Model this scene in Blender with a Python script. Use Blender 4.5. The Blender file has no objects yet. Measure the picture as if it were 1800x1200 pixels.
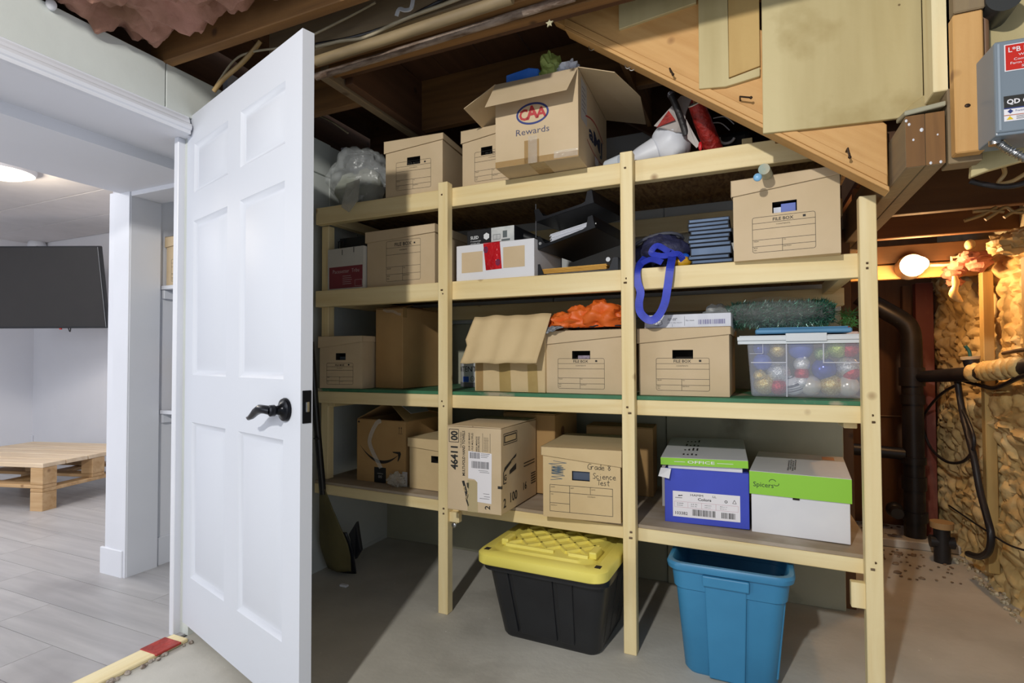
import bpy, bmesh, math, random
from mathutils import Vector, Matrix, noise
random.seed(7)
SC = bpy.context.scene
COL = SC.collection
PI = math.pi
# ------------------------------------------------------------------ camera
YAW, PIT, ROL, FPX, SHY, EYE = math.radians(23.855), math.radians(1.351), math.radians(-.2), 949.4, 8.05, 1.02
cf = Vector((-math.sin(YAW)*math.cos(PIT), math.cos(YAW)*math.cos(PIT), math.sin(PIT)))
cr0 = Vector((math.cos(YAW), math.sin(YAW), 0)); cu0 = cr0.cross(cf)
cr = math.cos(ROL)*cr0+math.sin(ROL)*cu0; cu = -math.sin(ROL)*cr0+math.cos(ROL)*cu0
cam = bpy.data.objects.new('camera', bpy.data.cameras.new('camera')); COL.objects.link(cam)
M4 = Matrix.Identity(4)
for i in range(3):
    M4[i][0], M4[i][1], M4[i][2] = cr[i], cu[i], -cf[i]
M4[2][3] = EYE
cam.matrix_world = M4
cam.data.sensor_width = 36; cam.data.lens = FPX/1800*36; cam.data.shift_y = SHY/1800
cam.data.clip_start = .02
SC.camera = cam
# ------------------------------------------------------------------ light
w = bpy.data.worlds.new('world'); SC.world = w; w.use_nodes = True
w.node_tree.nodes['Background'].inputs[0].default_value = (.80, .88, 1, 1)
w.node_tree.nodes['Background'].inputs[1].default_value = .42
def lamp(name, kind, loc, power, col, size=.05, aim=None, sy=None):
    l = bpy.data.lights.new(name, kind); l.energy = power; l.color = col
    if kind == 'AREA':
        l.size = size
        if sy: l.shape = 'RECTANGLE'; l.size_y = sy
    else: l.shadow_soft_size = size
    o = bpy.data.objects.new(name, l); COL.objects.link(o); o.location = loc
    if aim: o.rotation_euler = (Vector(aim)-Vector(loc)).to_track_quat('-Z', 'Y').to_euler()
    return o
lamp('ceiling_bulb_light', 'POINT', (-.5, -1.0, 2.22), 152, (1, .965, .90), .045)
lamp('family_room_fill', 'AREA', (-4.3, .9, 2.15), 26, (.95, .96, 1), 1.6, (-4.3, .9, 0))  # added soft area lamp high in the next room, no fixture there
lamp('family_room_side_fill', 'AREA', (-3.6, -1.6, 1.3), 30, (.95, .96, 1), 1.6, (-3.2, 2.5, .9))  # added window-like area lamp out of view, no window built
lamp('ceiling_fixture_light', 'POINT', (-4.15, 1.70, 2.07), 9, (1, .86, .66), .05)
lamp('recess_bulb_light', 'POINT', (.70, 2.985, 1.415), 7, (1, .53, .22), .03)
SC.view_settings.view_transform = 'Standard'; SC.view_settings.look = 'None'
SC.view_settings.exposure = .42; SC.view_settings.gamma = 1; SC.view_settings.use_curve_mapping = False

# ------------------------------------------------------------------ helpers
def at(x, y, /, **k):                     # the point where the line of sight through (x, y) meets a real plane x=, y= or z=
    d = cf+(x-900)/FPX*cr-(y-600-SHY)/FPX*cu
    (a, v), = k.items(); i = 'xyz'.index(a)
    return Vector((0, 0, EYE))+d*((v-(EYE if i == 2 else 0))/d[i])
def lin(h):
    h = h.lstrip('#'); o = []
    for i in (0, 2, 4):
        c = int(h[i:i+2], 16)/255
        o.append(c/12.92 if c <= .04045 else ((c+.055)/1.055)**2.4)
    return (*o, 1)
MATS = {}
def mat(name, c1, c2=None, rough=.6, metal=0, scale=(8, 8, 8), bump=0, bscale=60, detail=4, dist=0, ramp=(.35, .65), spots=None, coat=0, alpha=1, emit=None, knots=False, spec=.5, dots=None):
    """procedural surface: two colours mixed by stretched noise, optional knots / stains / crease shade / bump"""
    if name in MATS: return MATS[name]
    m = bpy.data.materials.new(name); m.use_nodes = True; MATS[name] = m
    nt = m.node_tree; N = nt.nodes; L = nt.links; b = N['Principled BSDF']
    b.inputs['Roughness'].default_value = rough; b.inputs['Metallic'].default_value = metal
    b.inputs['Specular IOR Level'].default_value = spec
    if coat: b.inputs['Coat Weight'].default_value = coat
    a1 = lin(c1); b.inputs['Base Color'].default_value = a1
    tc = N.new('ShaderNodeTexCoord'); mp = N.new('ShaderNodeMapping'); L.new(tc.outputs['Object'], mp.inputs['Vector'])
    mp.inputs['Scale'].default_value = scale
    oi = N.new('ShaderNodeObjectInfo'); mu = N.new('ShaderNodeMath'); mu.operation = 'MULTIPLY'; mu.inputs[1].default_value = 37
    L.new(oi.outputs['Random'], mu.inputs[0])
    col = None
    if c2:
        nz = N.new('ShaderNodeTexNoise'); nz.noise_dimensions = '4D'; nz.inputs['Scale'].default_value = 1
        nz.inputs['Detail'].default_value = detail; nz.inputs['Distortion'].default_value = dist
        L.new(mp.outputs[0], nz.inputs['Vector']); L.new(mu.outputs[0], nz.inputs['W'])
        r = N.new('ShaderNodeValToRGB'); r.color_ramp.elements[0].position = ramp[0]; r.color_ramp.elements[1].position = ramp[1]
        r.color_ramp.elements[0].color = a1; r.color_ramp.elements[1].color = lin(c2)
        L.new(nz.outputs['Fac'], r.inputs[0]); col = r.outputs[0]
    def over(fac, c):
        nonlocal col
        mx = N.new('ShaderNodeMix'); mx.data_type = 'RGBA'
        L.new(fac, mx.inputs[0]); L.new(col, mx.inputs[6]); mx.inputs[7].default_value = c; col = mx.outputs[2]
    if knots:
        v = N.new('ShaderNodeTexVoronoi'); v.inputs['Scale'].default_value = 6.5
        va = N.new('ShaderNodeVectorMath'); va.operation = 'ADD'; L.new(tc.outputs['Object'], va.inputs[0]); L.new(mu.outputs[0], va.inputs[1]); L.new(va.outputs[0], v.inputs['Vector'])
        r2 = N.new('ShaderNodeMapRange'); r2.inputs[1].default_value = .05; r2.inputs[2].default_value = .12; r2.inputs[3].default_value = .8; r2.inputs[4].default_value = 0
        L.new(v.outputs['Distance'], r2.inputs[0]); over(r2.outputs[0], lin(knots))
    if spots:                           # (colour, scale, lo, hi): large stains; on the foam, painted crease shade
        n2 = N.new('ShaderNodeTexNoise'); n2.inputs['Scale'].default_value = spots[1]; n2.inputs['Detail'].default_value = 6
        L.new(tc.outputs['Object'], n2.inputs['Vector'])
        r2 = N.new('ShaderNodeMapRange'); r2.inputs[1].default_value = spots[2]; r2.inputs[2].default_value = spots[3]; r2.inputs[4].default_value = .85
        L.new(n2.outputs['Fac'], r2.inputs[0]); over(r2.outputs[0], lin(spots[0]))
    if dots:                            # (colour, scale, radius): small specks
        v = N.new('ShaderNodeTexVoronoi'); v.inputs['Scale'].default_value = dots[1]; L.new(tc.outputs['Object'], v.inputs['Vector'])
        r2 = N.new('ShaderNodeMapRange'); r2.inputs[1].default_value = dots[2]*.7; r2.inputs[2].default_value = dots[2]; r2.inputs[3].default_value = .9; r2.inputs[4].default_value = 0
        L.new(v.outputs['Distance'], r2.inputs[0]); over(r2.outputs[0], lin(dots[0]))
    if col is not None: L.new(col, b.inputs['Base Color'])
    if bump:
        n3 = N.new('ShaderNodeTexNoise'); n3.inputs['Scale'].default_value = bscale; n3.inputs['Detail'].default_value = 5
        L.new(tc.outputs['Object'], n3.inputs['Vector'])
        bp = N.new('ShaderNodeBump'); bp.inputs['Strength'].default_value = bump; bp.inputs['Distance'].default_value = .01
        L.new(n3.outputs['Fac'], bp.inputs['Height']); L.new(bp.outputs[0], b.inputs['Normal'])
    if emit:
        b.inputs['Emission Color'].default_value = lin(emit[0]); b.inputs['Emission Strength'].default_value = emit[1]
    if alpha < 1: b.inputs['Alpha'].default_value = alpha
    return m
def film(name, c, clear, rough=.2, spec=.5, bump=0, bscale=30):
    if name in MATS: return MATS[name]
    m = mat(name, c, rough=rough, spec=spec, bump=bump, bscale=bscale)
    nt = m.node_tree; b = nt.nodes['Principled BSDF']; out = nt.nodes['Material Output']
    t = nt.nodes.new('ShaderNodeBsdfTransparent'); mx = nt.nodes.new('ShaderNodeMixShader')
    mx.inputs[0].default_value = 1-clear
    nt.links.new(t.outputs[0], mx.inputs[1]); nt.links.new(b.outputs[0], mx.inputs[2]); nt.links.new(mx.outputs[0], out.inputs['Surface'])
    return m
def wood(kind, ax):
    s = {'x': (1.6, 26, 26), 'y': (26, 1.6, 26), 'z': (26, 26, 1.6)}[ax]
    p = {'pine': ('#EEDDAE', '#DFC78F', .55, '#8A6236'), 'pale': ('#EFE2B8', '#DFCB98', .55, '#8F6C3E'),
         'old': ('#6B4A28', '#8E6638', .75, '#3A2412'), 'dark': ('#4A2F19', '#63422A', .8, '#2A190D'),
         'fir': ('#C08E50', '#D6A96C', .6, '#7A4A22'), 'grey': ('#7C6A55', '#94815F', .8, '#54402C'),
         'rust': ('#5C3C20', '#6E4A28', .7, '#3A2412')}[kind]
    return mat('wood_%s_%s' % (kind, ax), p[0], p[1], rough=p[2], scale=s, detail=5, dist=.6, ramp=(.3, .7), knots=p[3], bump=.12, bscale=40)

class MB:
    """collects shapes, then links them as ONE mesh object"""
    def __init__(s): s.v = []; s.f = []; s.m = Matrix.Identity(4)
    def add(s, vs, fs):
        n = len(s.v); s.v += [s.m @ Vector(p) for p in vs]; s.f += [tuple(i+n for i in f) for f in fs]; return s
    def box(s, a, b):
        x0, y0, z0 = a; x1, y1, z1 = b
        return s.add([(x0,y0,z0),(x1,y0,z0),(x1,y1,z0),(x0,y1,z0),(x0,y0,z1),(x1,y0,z1),(x1,y1,z1),(x0,y1,z1)],
                     [(0,3,2,1),(4,5,6,7),(0,1,5,4),(1,2,6,5),(2,3,7,6),(3,0,4,7)])
    def prism(s, poly, d):              # polygon of 3-D points pushed along the vector d
        n = len(poly); d = Vector(d); p = [Vector(q) for q in poly]
        return s.add(p+[q+d for q in p], [tuple(range(n))[::-1], tuple(range(n, 2*n))]+[(i, (i+1) % n, n+(i+1) % n, n+i) for i in range(n)])
    def tube(s, pts, r, n=10, cap=True):
        pts = [Vector(p) for p in pts]; rs = r if isinstance(r, (list, tuple)) else [r]*len(pts); vs = []; fs = []
        prev = None
        for i, p in enumerate(pts):
            t = (pts[min(i+1, len(pts)-1)]-pts[max(i-1, 0)]).normalized()
            if prev is None: u = t.orthogonal().normalized()
            else: u = (prev-t*prev.dot(t)); u = u.normalized() if u.length > 1e-6 else t.orthogonal().normalized()
            prev = u; q = t.cross(u)
            vs += [p+rs[i]*(math.cos(2*PI*k/n)*u+math.sin(2*PI*k/n)*q) for k in range(n)]
        for i in range(len(pts)-1):
            for k in range(n): fs.append((i*n+k, i*n+(k+1) % n, (i+1)*n+(k+1) % n, (i+1)*n+k))
        if cap: fs += [tuple(range(n))[::-1], tuple(range((len(pts)-1)*n, len(pts)*n))]
        return s.add(vs, fs)
    def ball(s, c, r, n=16, m=10, sq=(1, 1, 1), f=None):
        vs = []; fs = []; c = Vector(c)
        for i in range(m+1):
            th = PI*i/m
            for k in range(n):
                d = Vector((math.sin(th)*math.cos(2*PI*k/n), math.sin(th)*math.sin(2*PI*k/n), math.cos(th)))
                g = f(d) if f else 1
                vs.append(c+Vector((d.x*sq[0], d.y*sq[1], d.z*sq[2]))*r*g)
        for i in range(m):
            for k in range(n): fs.append((i*n+k, (i+1)*n+k, (i+1)*n+(k+1) % n, i*n+(k+1) % n))
        return s.add(vs, fs)
    def grid(s, fn, nu, nv):            # fn(u, v) -> point, u and v in 0..1
        vs = [fn(i/nu, j/nv) for j in range(nv+1) for i in range(nu+1)]
        fs = [(j*(nu+1)+i, j*(nu+1)+i+1, (j+1)*(nu+1)+i+1, (j+1)*(nu+1)+i) for j in range(nv) for i in range(nu)]
        return s.add(vs, fs)
    def build(s, name, m, parent=None, smooth=False, bevel=0, thick=0, seg=1, sub=0):
        me = bpy.data.meshes.new(name); me.from_pydata([tuple(v) for v in s.v], [], s.f); me.update()
        bm = bmesh.new(); bm.from_mesh(me)
        if smooth != 'film': bmesh.ops.recalc_face_normals(bm, faces=bm.faces)
        bm.to_mesh(me); bm.free()
        if smooth:
            for p in me.polygons: p.use_smooth = True
            me.set_sharp_from_angle(angle=math.radians(45))
        o = bpy.data.objects.new(name, me); COL.objects.link(o); me.materials.append(m)
        if parent: o.parent = parent
        if thick: q = o.modifiers.new('t', 'SOLIDIFY'); q.thickness = thick; q.offset = 0
        if bevel: q = o.modifiers.new('b', 'BEVEL'); q.width = bevel; q.segments = seg; q.limit_method = 'ANGLE'; q.angle_limit = math.radians(50)
        if sub: q = o.modifiers.new('s', 'SUBSURF'); q.levels = q.render_levels = sub
        return o
def B(name, a, b, m, parent=None, bevel=.0015): return MB().box(a, b).build(name, m, parent, bevel=bevel)
def thing(name, label, cat, loc=(0, 0, 0), rz=0, group=None):
    o = bpy.data.objects.new(name, None); COL.objects.link(o); o.empty_display_size = .05
    o.location = loc; o.rotation_euler = (0, 0, rz); o['label'] = label; o['category'] = cat
    if group: o['group'] = group
    return o
def tag(o, label, cat, group=None):
    o['label'] = label; o['category'] = cat
    if group: o['group'] = group
    return o
def struct(o): o['kind'] = 'structure'; return o
def sempty(name): o = bpy.data.objects.new(name, None); COL.objects.link(o); return struct(o)

TXT = {}
def glyphs(s, bold=0):
    k = (s, bold)
    if k not in TXT:
        c = bpy.data.curves.new('t', 'FONT'); c.body = s; c.size = 1; c.offset = bold; c.resolution_u = 2
        o = bpy.data.objects.new('t', c); COL.objects.link(o)
        me = bpy.data.meshes.new_from_object(o.evaluated_get(bpy.context.evaluated_depsgraph_get()))
        vs = [(v.co.x, v.co.y) for v in me.vertices]; fs = [tuple(p.vertices) for p in me.polygons]
        bpy.data.objects.remove(o); bpy.data.curves.remove(c); bpy.data.meshes.remove(me)
        TXT[k] = (vs, fs)
    return TXT[k]
class Ink:
    """flat print on a face: origin o, in-plane axes u and v (u x v points out)"""
    def __init__(s, o, u, v, lift=.0007):
        s.u = Vector(u).normalized(); s.v = Vector(v).normalized(); s.o = Vector(o)+s.u.cross(s.v)*lift; s.b = MB()
    def poly(s, pts, fs=None): s.b.add([s.o+s.u*x+s.v*y for x, y in pts], fs or [tuple(range(len(pts)))]); return s
    def rect(s, x0, y0, x1, y1): return s.poly([(x0, y0), (x1, y0), (x1, y1), (x0, y1)])
    def line(s, x0, y0, x1, y1, t=.001):
        d = Vector((x1-x0, y1-y0)); d.normalize(); n = Vector((-d.y, d.x))*t/2
        return s.poly([(x0-n.x, y0-n.y), (x1-n.x, y1-n.y), (x1+n.x, y1+n.y), (x0+n.x, y0+n.y)])
    def path(s, pts, t=.001):
        for a, b in zip(pts, pts[1:]): s.line(*a, *b, t)
        return s
    def frame(s, x0, y0, x1, y1, t=.001, r=0):
        if r:
            p = []
            for cx, cy, a in ((x1-r, y1-r, 0), (x0+r, y1-r, 90), (x0+r, y0+r, 180), (x1-r, y0+r, 270)):
                p += [(cx+r*math.cos(math.radians(a+k*30)), cy+r*math.sin(math.radians(a+k*30))) for k in range(4)]
            return s.path(p+p[:1], t)
        return s.path([(x0, y0), (x1, y0), (x1, y1), (x0, y1), (x0, y0)], t)
    def ring(s, cx, cy, rx, ry, t, n=40):
        pts = []; fs = []
        for k in range(n):
            c, q = math.cos(2*PI*k/n), math.sin(2*PI*k/n)
            pts += [(cx+rx*c, cy+ry*q), (cx+(rx-t)*c, cy+(ry-t)*q)]
            j = (k+1) % n; fs.append((2*k, 2*j, 2*j+1, 2*k+1))
        return s.poly(pts, fs)
    def text(s, t, x, y, h, align='L', bold=0, rot=0, sx=1, width=None):
        vs, fs = glyphs(t, bold)
        if not vs: return s
        x0 = min(p[0] for p in vs); x1 = max(p[0] for p in vs); k = h/.729
        kx = k*sx if width is None else width/(x1-x0)
        off = {'L': x0, 'C': (x0+x1)/2, 'R': x1}[align]; c, q = math.cos(rot), math.sin(rot)
        return s.poly([(x+(px-off)*kx*c-py*k*q, y+(px-off)*kx*q+py*k*c) for px, py in vs], fs)
    def bars(s, x0, y0, x1, y1, seed=1):
        r = random.Random(seed); x = x0
        while x < x1:
            wd = r.choice((.0008, .0012, .002, .0026)); s.rect(x, y0, min(x+wd, x1), y1); x += wd+r.choice((.001, .0016, .0024))
        return s
    def build(s, name, m, parent): return s.b.build(name, m, parent, smooth='film')

# ------------------------------------------------------------------ materials
CARD = mat('cardboard_kraft', '#D0BA99', '#C6B08D', rough=.8, scale=(5, 5, 5), bump=.05, bscale=90)
CARD2 = mat('cardboard_brown', '#B8935F', '#AC8755', rough=.8, scale=(6, 6, 6), bump=.06, bscale=80)
CARDP = mat('cardboard_pale', '#D6BE92', '#CBB286', rough=.8, scale=(5, 5, 5), bump=.05, bscale=90)
TAPE = film('packing_tape', '#B5935F', .35, rough=.12, spec=.6, bump=.2, bscale=50)
CTAPE = film('clear_tape', '#E8E4DA', .72, rough=.08, spec=.9, bump=.5, bscale=60)
INK = mat('black_ink', '#2B2A28', rough=.7)
HOLE = mat('hole_dark', '#241D16', rough=.9)
WHITE = mat('white_paint', '#D8DAE1', '#D3D5DC', rough=.38, scale=(3, 3, 3))
WHITEW = mat('white_wall_paint', '#DCDDE3', '#D8D9DF', rough=.6, scale=(2, 2, 2))
GREENW = mat('pale_green_wall_paint', '#CFD4D0', '#C5CAC6', rough=.65, scale=(3, 3, 3), bump=.08, bscale=25, dots=('#8F9384', 9, .05))
BACKW = mat('old_grey_green_paint', '#B9B9A4', '#AAA993', rough=.75, scale=(3, 3, 3), bump=.15, bscale=22, spots=('#75725F', 3, .60, .72))
STAIRP = mat('olive_stained_paint', '#CABB8C', '#B5A474', rough=.6, scale=(9, 9, 1.0), bump=.1, bscale=30, spots=('#9C8650', 4.5, .56, .72), dots=('#6A5533', 11, .05))
CONC = mat('concrete', '#C6C3BA', '#B0ADA4', rough=.75, scale=(3, 3, 3), detail=8, bump=.12, bscale=35, spots=('#918C84', 1.7, .56, .70), dots=('#DAD7D0', 14, .045))
OSB = mat('osb_chips', '#9A7A4A', '#6B4C28', rough=.8, scale=(45, 14, 45), dist=1.5, detail=3, bump=.25, bscale=70)
GREEND = mat('green_painted_deck', '#3F7C58', '#35694A', rough=.6, scale=(9, 9, 9), spots=('#A89A80', 6, .58, .64))
DECK = mat('dusty_plywood', '#A89A88', '#94826A', rough=.8, scale=(4, 10, 10), spots=('#B5A99C', 5, .5, .65))
BLACKP = mat('black_plastic', '#1B1C20', '#212327', rough=.42, scale=(9, 9, 9))
YELP = mat('yellow_plastic', '#F0E274', '#EADB66', rough=.4, scale=(5, 5, 5))
BLUEP = mat('teal_blue_plastic', '#3B86B2', '#357DA8', rough=.42, scale=(6, 6, 6), dots=('#8FB6C8', 13, .03))
STEEL = mat('steel', '#B8B9BA', rough=.3, metal=1)
BRONZE = mat('black_bronze', '#14151A', rough=.28, metal=.7)
PAPER = mat('white_card', '#DFE0E6', '#DADBE1', rough=.6, scale=(5, 5, 5))
LABEL = mat('paper_label', '#E9E6EA', rough=.6)
P1x, P1y, P1z = wood('pine', 'x'), wood('pine', 'y'), wood('pine', 'z')
OLDx, OLDy, OLDz = wood('old', 'x'), wood('old', 'y'), wood('old', 'z')
DKx, DKy = wood('dark', 'x'), wood('dark', 'y')

# ================================================================== THE SETTING
XW, YB = -1.92, 2.56
struct(MB().box((XW, -.6, -.06), (1.6, 4.1, 0)).build('floor', CONC))
# laminate floor of the next room: planks along x, joints recessed
fl = sempty('floor.laminate'); fl.name = 'floor.001'
LAM = mat('grey_laminate', '#9C9A9C', '#B6B4B4', rough=.38, scale=(1.3, 16, 5), detail=6, dist=.8, ramp=(.3, .72), spots=('#858284', 1.5, .52, .72))
struct(MB().box((-7.4, -1.2, -.05), (-1.9, 3.4, -.004)).build('floor_base', mat('floor_underlay', '#3A3836'), fl))
me = None
for j in range(24):
    y = -1.1+j*.185; x = -7.3-random.random()*1.2
    while x < -1.93:
        x1 = min(x+1.28, -1.935); x0 = max(x, -7.35)
        if x1-x0 > .05: MB().box((x0+.001, y+.001, -.004), (x1-.001, y+.184, .004)).build('plank', LAM, fl)
        x += 1.28
# threshold strip with old tape
th = struct(MB().box((-1.955, -.4, 0), (-1.875, 1.335, .014)).build('trim_1', wood('pale', 'y'), bevel=.003))
REDT = mat('red_tape', '#B0362A', '#8E2A22', rough=.35, scale=(30, 30, 30), bump=.3, bscale=60)
MB().box((-1.958, 1.215, .008), (-1.868, 1.305, .0165)).build('red_tape', REDT, th, bevel=.002)
mb = MB()
for k in range(46):
    y = .5+random.random()*.85; x = -1.868+random.random()*.014
    mb.ball((x, y, .004), .004+random.random()*.006, 6, 4)
g = mb.build('plaster_crumbs', mat('plaster_crumb', '#6A5A4E', '#B9AFA4', scale=(60, 60, 60)), th); g['kind'] = 'stuff'

# wall with the doorway
wl = sempty('wall_left')
MB().box((XW-.064, 1.365, 0), (XW, YB+.1, 2.088)).build('drywall_panel', GREENW, wl)
MB().box((XW, 2.085, .02), (XW+.004, YB, 2.088)).build('drywall_panel', GREENW, wl, bevel=.002)
MB().box((XW-.29, -.9, 1.862), (XW-.002, 1.62, 2.086)).build('header', WHITEW, wl)
MB().box((XW-.005, -.9, 1.926), (XW+.012, 1.249, 2.088)).build('header_board', GREENW, wl, bevel=.0015)
MB().box((XW-.005, 1.253, 1.926), (XW+.012, 2.083, 2.088)).build('header_board', GREENW, wl, bevel=.0015)
# casing over the opening, with a stepped profile
prof = [(0, 1.860), (.022, 1.860), (.022, 1.872), (.027, 1.876), (.030, 1.886), (.026, 1.896), (.018, 1.902), (.016, 1.912), (.011, 1.922), (.011, 1.928), (0, 1.928)]
MB().prism([(XW+a, -.9, z) for a, z in prof], (0, 2.24, 0)).build('trim_2', WHITE, wl)
struct(MB().box((XW-.068, 1.338, 0), (XW-.044, 1.372, 1.862)).build('trim_3', WHITE, bevel=.002))       # jamb
# soffit of the next room
struct(MB().box((-2.76, -1.2, 1.820), (XW-.29, 1.6, 2.26)).build('trim_4', WHITEW))
# the closet wall of the next room
wc = sempty('wall_closet')
mb = MB().box((-2.845, 1.612, 0), (-2.72, 1.745, 1.82)).box((-2.845, 1.612, 1.83), (-2.05, 1.745, 2.26)).box((-2.845, 1.745, 0), (-2.705, 3.3, 2.26)).box((-2.725, 2.35, 0), (-2.04, 2.42, 2.2))
mb.build('drywall_panel', WHITEW, wc)
MB().box((-2.845, 1.597, 0), (-2.685, 1.613, 1.83)).build('trim_5', WHITE, wc, bevel=.002)
MB().box((-2.685, 1.590, 1.828), (-2.05, 1.613, 1.885)).build('trim_6', WHITE, wc, bevel=.002)
MB().box((-2.80, 1.594, .0), (-2.685, 1.60, 1.828)).build('trim_7', WHITE, wc, bevel=.002)
MB().box((-2.72, 1.60, 0), (-2.683, 1.745, 1.83)).build('jamb', WHITE, wc, bevel=.002)
MB().box((-2.683, 1.60, 1.80), (-2.05, 1.745, 1.829)).build('jamb', WHITE, wc, bevel=.002)
struct(MB().prism([(-2.868, 1.588, 0), (-2.70, 1.588, 0), (-2.70, 1.588, .128), (-2.845, 1.588, .128), (-2.868, 1.588, .128)], (0, .014, 0)).build('baseboard_closet', WHITE, bevel=.003))
struct(MB().box((-2.706, 1.75, 0), (-2.695, 2.35, .14)).build('baseboard_closet_side', WHITE, bevel=.003))
for z in (1.372, .752):
    s = MB().box((-2.704, 1.755, z), (-2.06, 2.35, z+.019)).build('closet_shelf', WHITE, wc, bevel=.0015)
    MB().box((-2.704, 1.765, z-.045), (-2.685, 2.33, z-.001)).build('shelf_cleat', WHITE, s, bevel=.0015)
# far walls and plank ceiling of the next room
struct(MB().box((-7.3, 3.05, 0), (-2.8, 3.15, 2.3)).build('wall_far', WHITEW))
struct(MB().box((-6.80, -1.2, 0), (-6.66, 3.1, 2.3)).build('wall_far_left', WHITEW))
ce = sempty('ceiling_planks'); ce.name = 'ceiling.001'
CEIL = mat('painted_ceiling_plank', '#DAD6D6', '#D4D0D0', rough=.6)
MB().box((-7, -1.2, 2.215), (-2.7, 3.1, 2.25)).build('ceiling_backing', mat('joint_shade', '#7A7876'), ce)
for k in range(10):
    y = 3.045-.40*(k+1)
    if y > -1.3: MB().box((-6.7, y+.003, 2.20), (-2.74, y+.397, 2.214)).build('plank', CEIL, ce, bevel=.003)
# back wall of the store room (three painted sheets), then the open recess
wb = sempty('wall_back'); UPPERW = mat('light_grey_wall_paint', '#D2D6D6', '#C6CACA', rough=.6, scale=(3, 3, 3), bump=.06, bscale=20)
for x0, x1 in ((XW, -.905), (-.902, -.36), (-.357, .338)):
    MB().box((x0, YB-.012*(x0 > -.4), 0), (x1, YB+.09, 1.208)).build('wall_panel', BACKW, wb, bevel=.003)
    MB().box((x0, YB-.012*(x0 > -.4), 1.21), (x1, YB+.09, 2.088)).build('wall_panel', UPPERW, wb, bevel=.003)
RUST = wood('rust', 'z')
MB().box((.340, YB+.02, 0), (.378, YB+.11, 1.55)).build('stud', RUST, wb, bevel=.002)
MB().box((.44, YB+.12, 0), (.478, YB+.21, 1.55)).build('stud', RUST, wb, bevel=.002)
wr = sempty('wall_recess')
MB().box((.2, 3.98, 0), (1.2, 4.05, 2.45)).build('plywood_sheet', wood('rust', 'z'), wr)
MB().box((.2, YB+.2, 0), (.25, 4.0, 2.45)).build('plywood_sheet', wood('rust', 'z'), wr)
MB().box((.26, 3.965, .66), (.98, 3.98, .664)).build('sheet_joint', mat('joint_plaster', '#A88A66'), wr)
PINK = mat('pink_insulation', '#C78878', '#9E6A58', rough=.95, scale=(9, 9, 9), detail=8, bump=.9, bscale=35)
MB().box((.875, 3.80, 0), (.96, 3.86, 1.45)).build('stud', mat('red_printed_film', '#6A3024', '#8E5A4C', rough=.5, scale=(10, 10, 5), ramp=(.5, .7)), wr, bevel=.002)
MB().box((.835, 3.90, 0), (.878, 3.95, 1.45)).build('stud', RUST, wr, bevel=.002)
# foam-sprayed right wall
FOAM = mat('spray_foam', '#E6D09C', '#D0B274', rough=.5, scale=(5, 5, 5), detail=5, bump=.6, bscale=24, spots=('#A07E46', 2.2, .58, .74))  # darker spots colour in the shade of the foam's creases
def foam(u, v):
    y = 1.6+2.36*u; z = 1.50*v
    p = Vector((y*5.2, z*10.5, 3.3)); q = Vector((noise.noise(p*.9), noise.noise(p*.9+Vector((9, 2, 1))), 0))*.9
    d = noise.voronoi(p*1.7+q)[0]; e = min(1, (d[1]-d[0])*1.5); lump = .55*e**.5+.55*noise.noise(p*.55)+.14*noise.noise(p*4)
    edge = .028*(1-min(1, z/.10))*(1+.8*noise.noise(Vector((y*16, 1, 1))))
    return (1.01-.06*lump-.03*noise.noise(Vector((y*2.5, z*4, 7)))-edge*.6, y, z)
wrf = sempty('wall_right')
f = MB().grid(foam, 190, 130).build('foam_lumps', FOAM, wrf, smooth=True); f['kind'] = 'stuff'
MB().box((1.03, 1.5, 0), (1.12, 4.05, 2.2)).build('wall_sheet', BACKW, wrf)
for y in (3.06, 2.64): MB().box((.945, y-.022, .07), (.985, y+.022, 1.40)).build('stud', mat('foam_dusted_stud', '#C2A76C', '#A88C56', rough=.6, scale=(20, 20, 2)), wrf, bevel=.003)
MB().box((.30, 3.50, 0), (.98, 3.60, .045)).build('kerb', CONC, wr, bevel=.006)

# open joist ceiling
cl = sempty('ceiling')
def joist(y, x0, x1, z, m=None, h=.235, t=.038): MB().box((x0, y, z), (x1, y+t, z+h)).build('joist', m or OLDx, cl, bevel=.003)
joist(1.24, -1.98, 1.4, 2.085)
joist(1.425, -1.60, 1.4, 2.10, wood('grey', 'x')); joist(1.466, -1.60, 1.4, 2.088, wood('old', 'x'))
joist(1.555, -1.45, .6, 2.092); joist(1.60, -1.45, .6, 2.11, wood('dark', 'x'))
joist(2.12, -1.42, -.2, 2.09); joist(1.78, -1.92, -1.47, 2.09); joist(2.40, -1.92, -1.47, 2.10, DKx)
joist(.83, -2.1, -1.0, 2.10)
MB().box((-1.475, 1.55, 2.075), (-1.437, 2.6, 2.31)).build('trimmer', wood('grey', 'y'), cl, bevel=.003)
MB().box((-1.433, 1.64, 2.085), (-1.395, 2.6, 2.32)).build('trimmer', DKy, cl, bevel=.003)
for k in range(17):
    x = -2.05+k*.202
    MB().box((x, -.2, 2.325), (x+.198, 2.7, 2.345)).build('subfloor_board', DKy, cl)
def batt(x0, x1, y0, y1, z, amp, seed):
    def fn(u, v):
        x = x0+(x1-x0)*u; y = y0+(y1-y0)*v; p = Vector((x*7, y*7, seed))
        e = min(u, 1-u, v, 1-v)*6; e = min(1, e)
        return (x, y, z+.09*(1-e)-amp*(.6+noise.noise(p)+.5*noise.noise(p*2.7)+.3*noise.noise(p*6))*e)
    return MB().grid(fn, 70, 40)
PINKD = mat('old_pink_insulation', '#A5796A', '#7E5C48', rough=.95, scale=(7, 7, 7), detail=8, bump=1, bscale=30)
batt(-2.07, -1.1, .86, 1.236, 2.15, .075, 3).build('insulation_batt', PINKD, cl, smooth=True)
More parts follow.
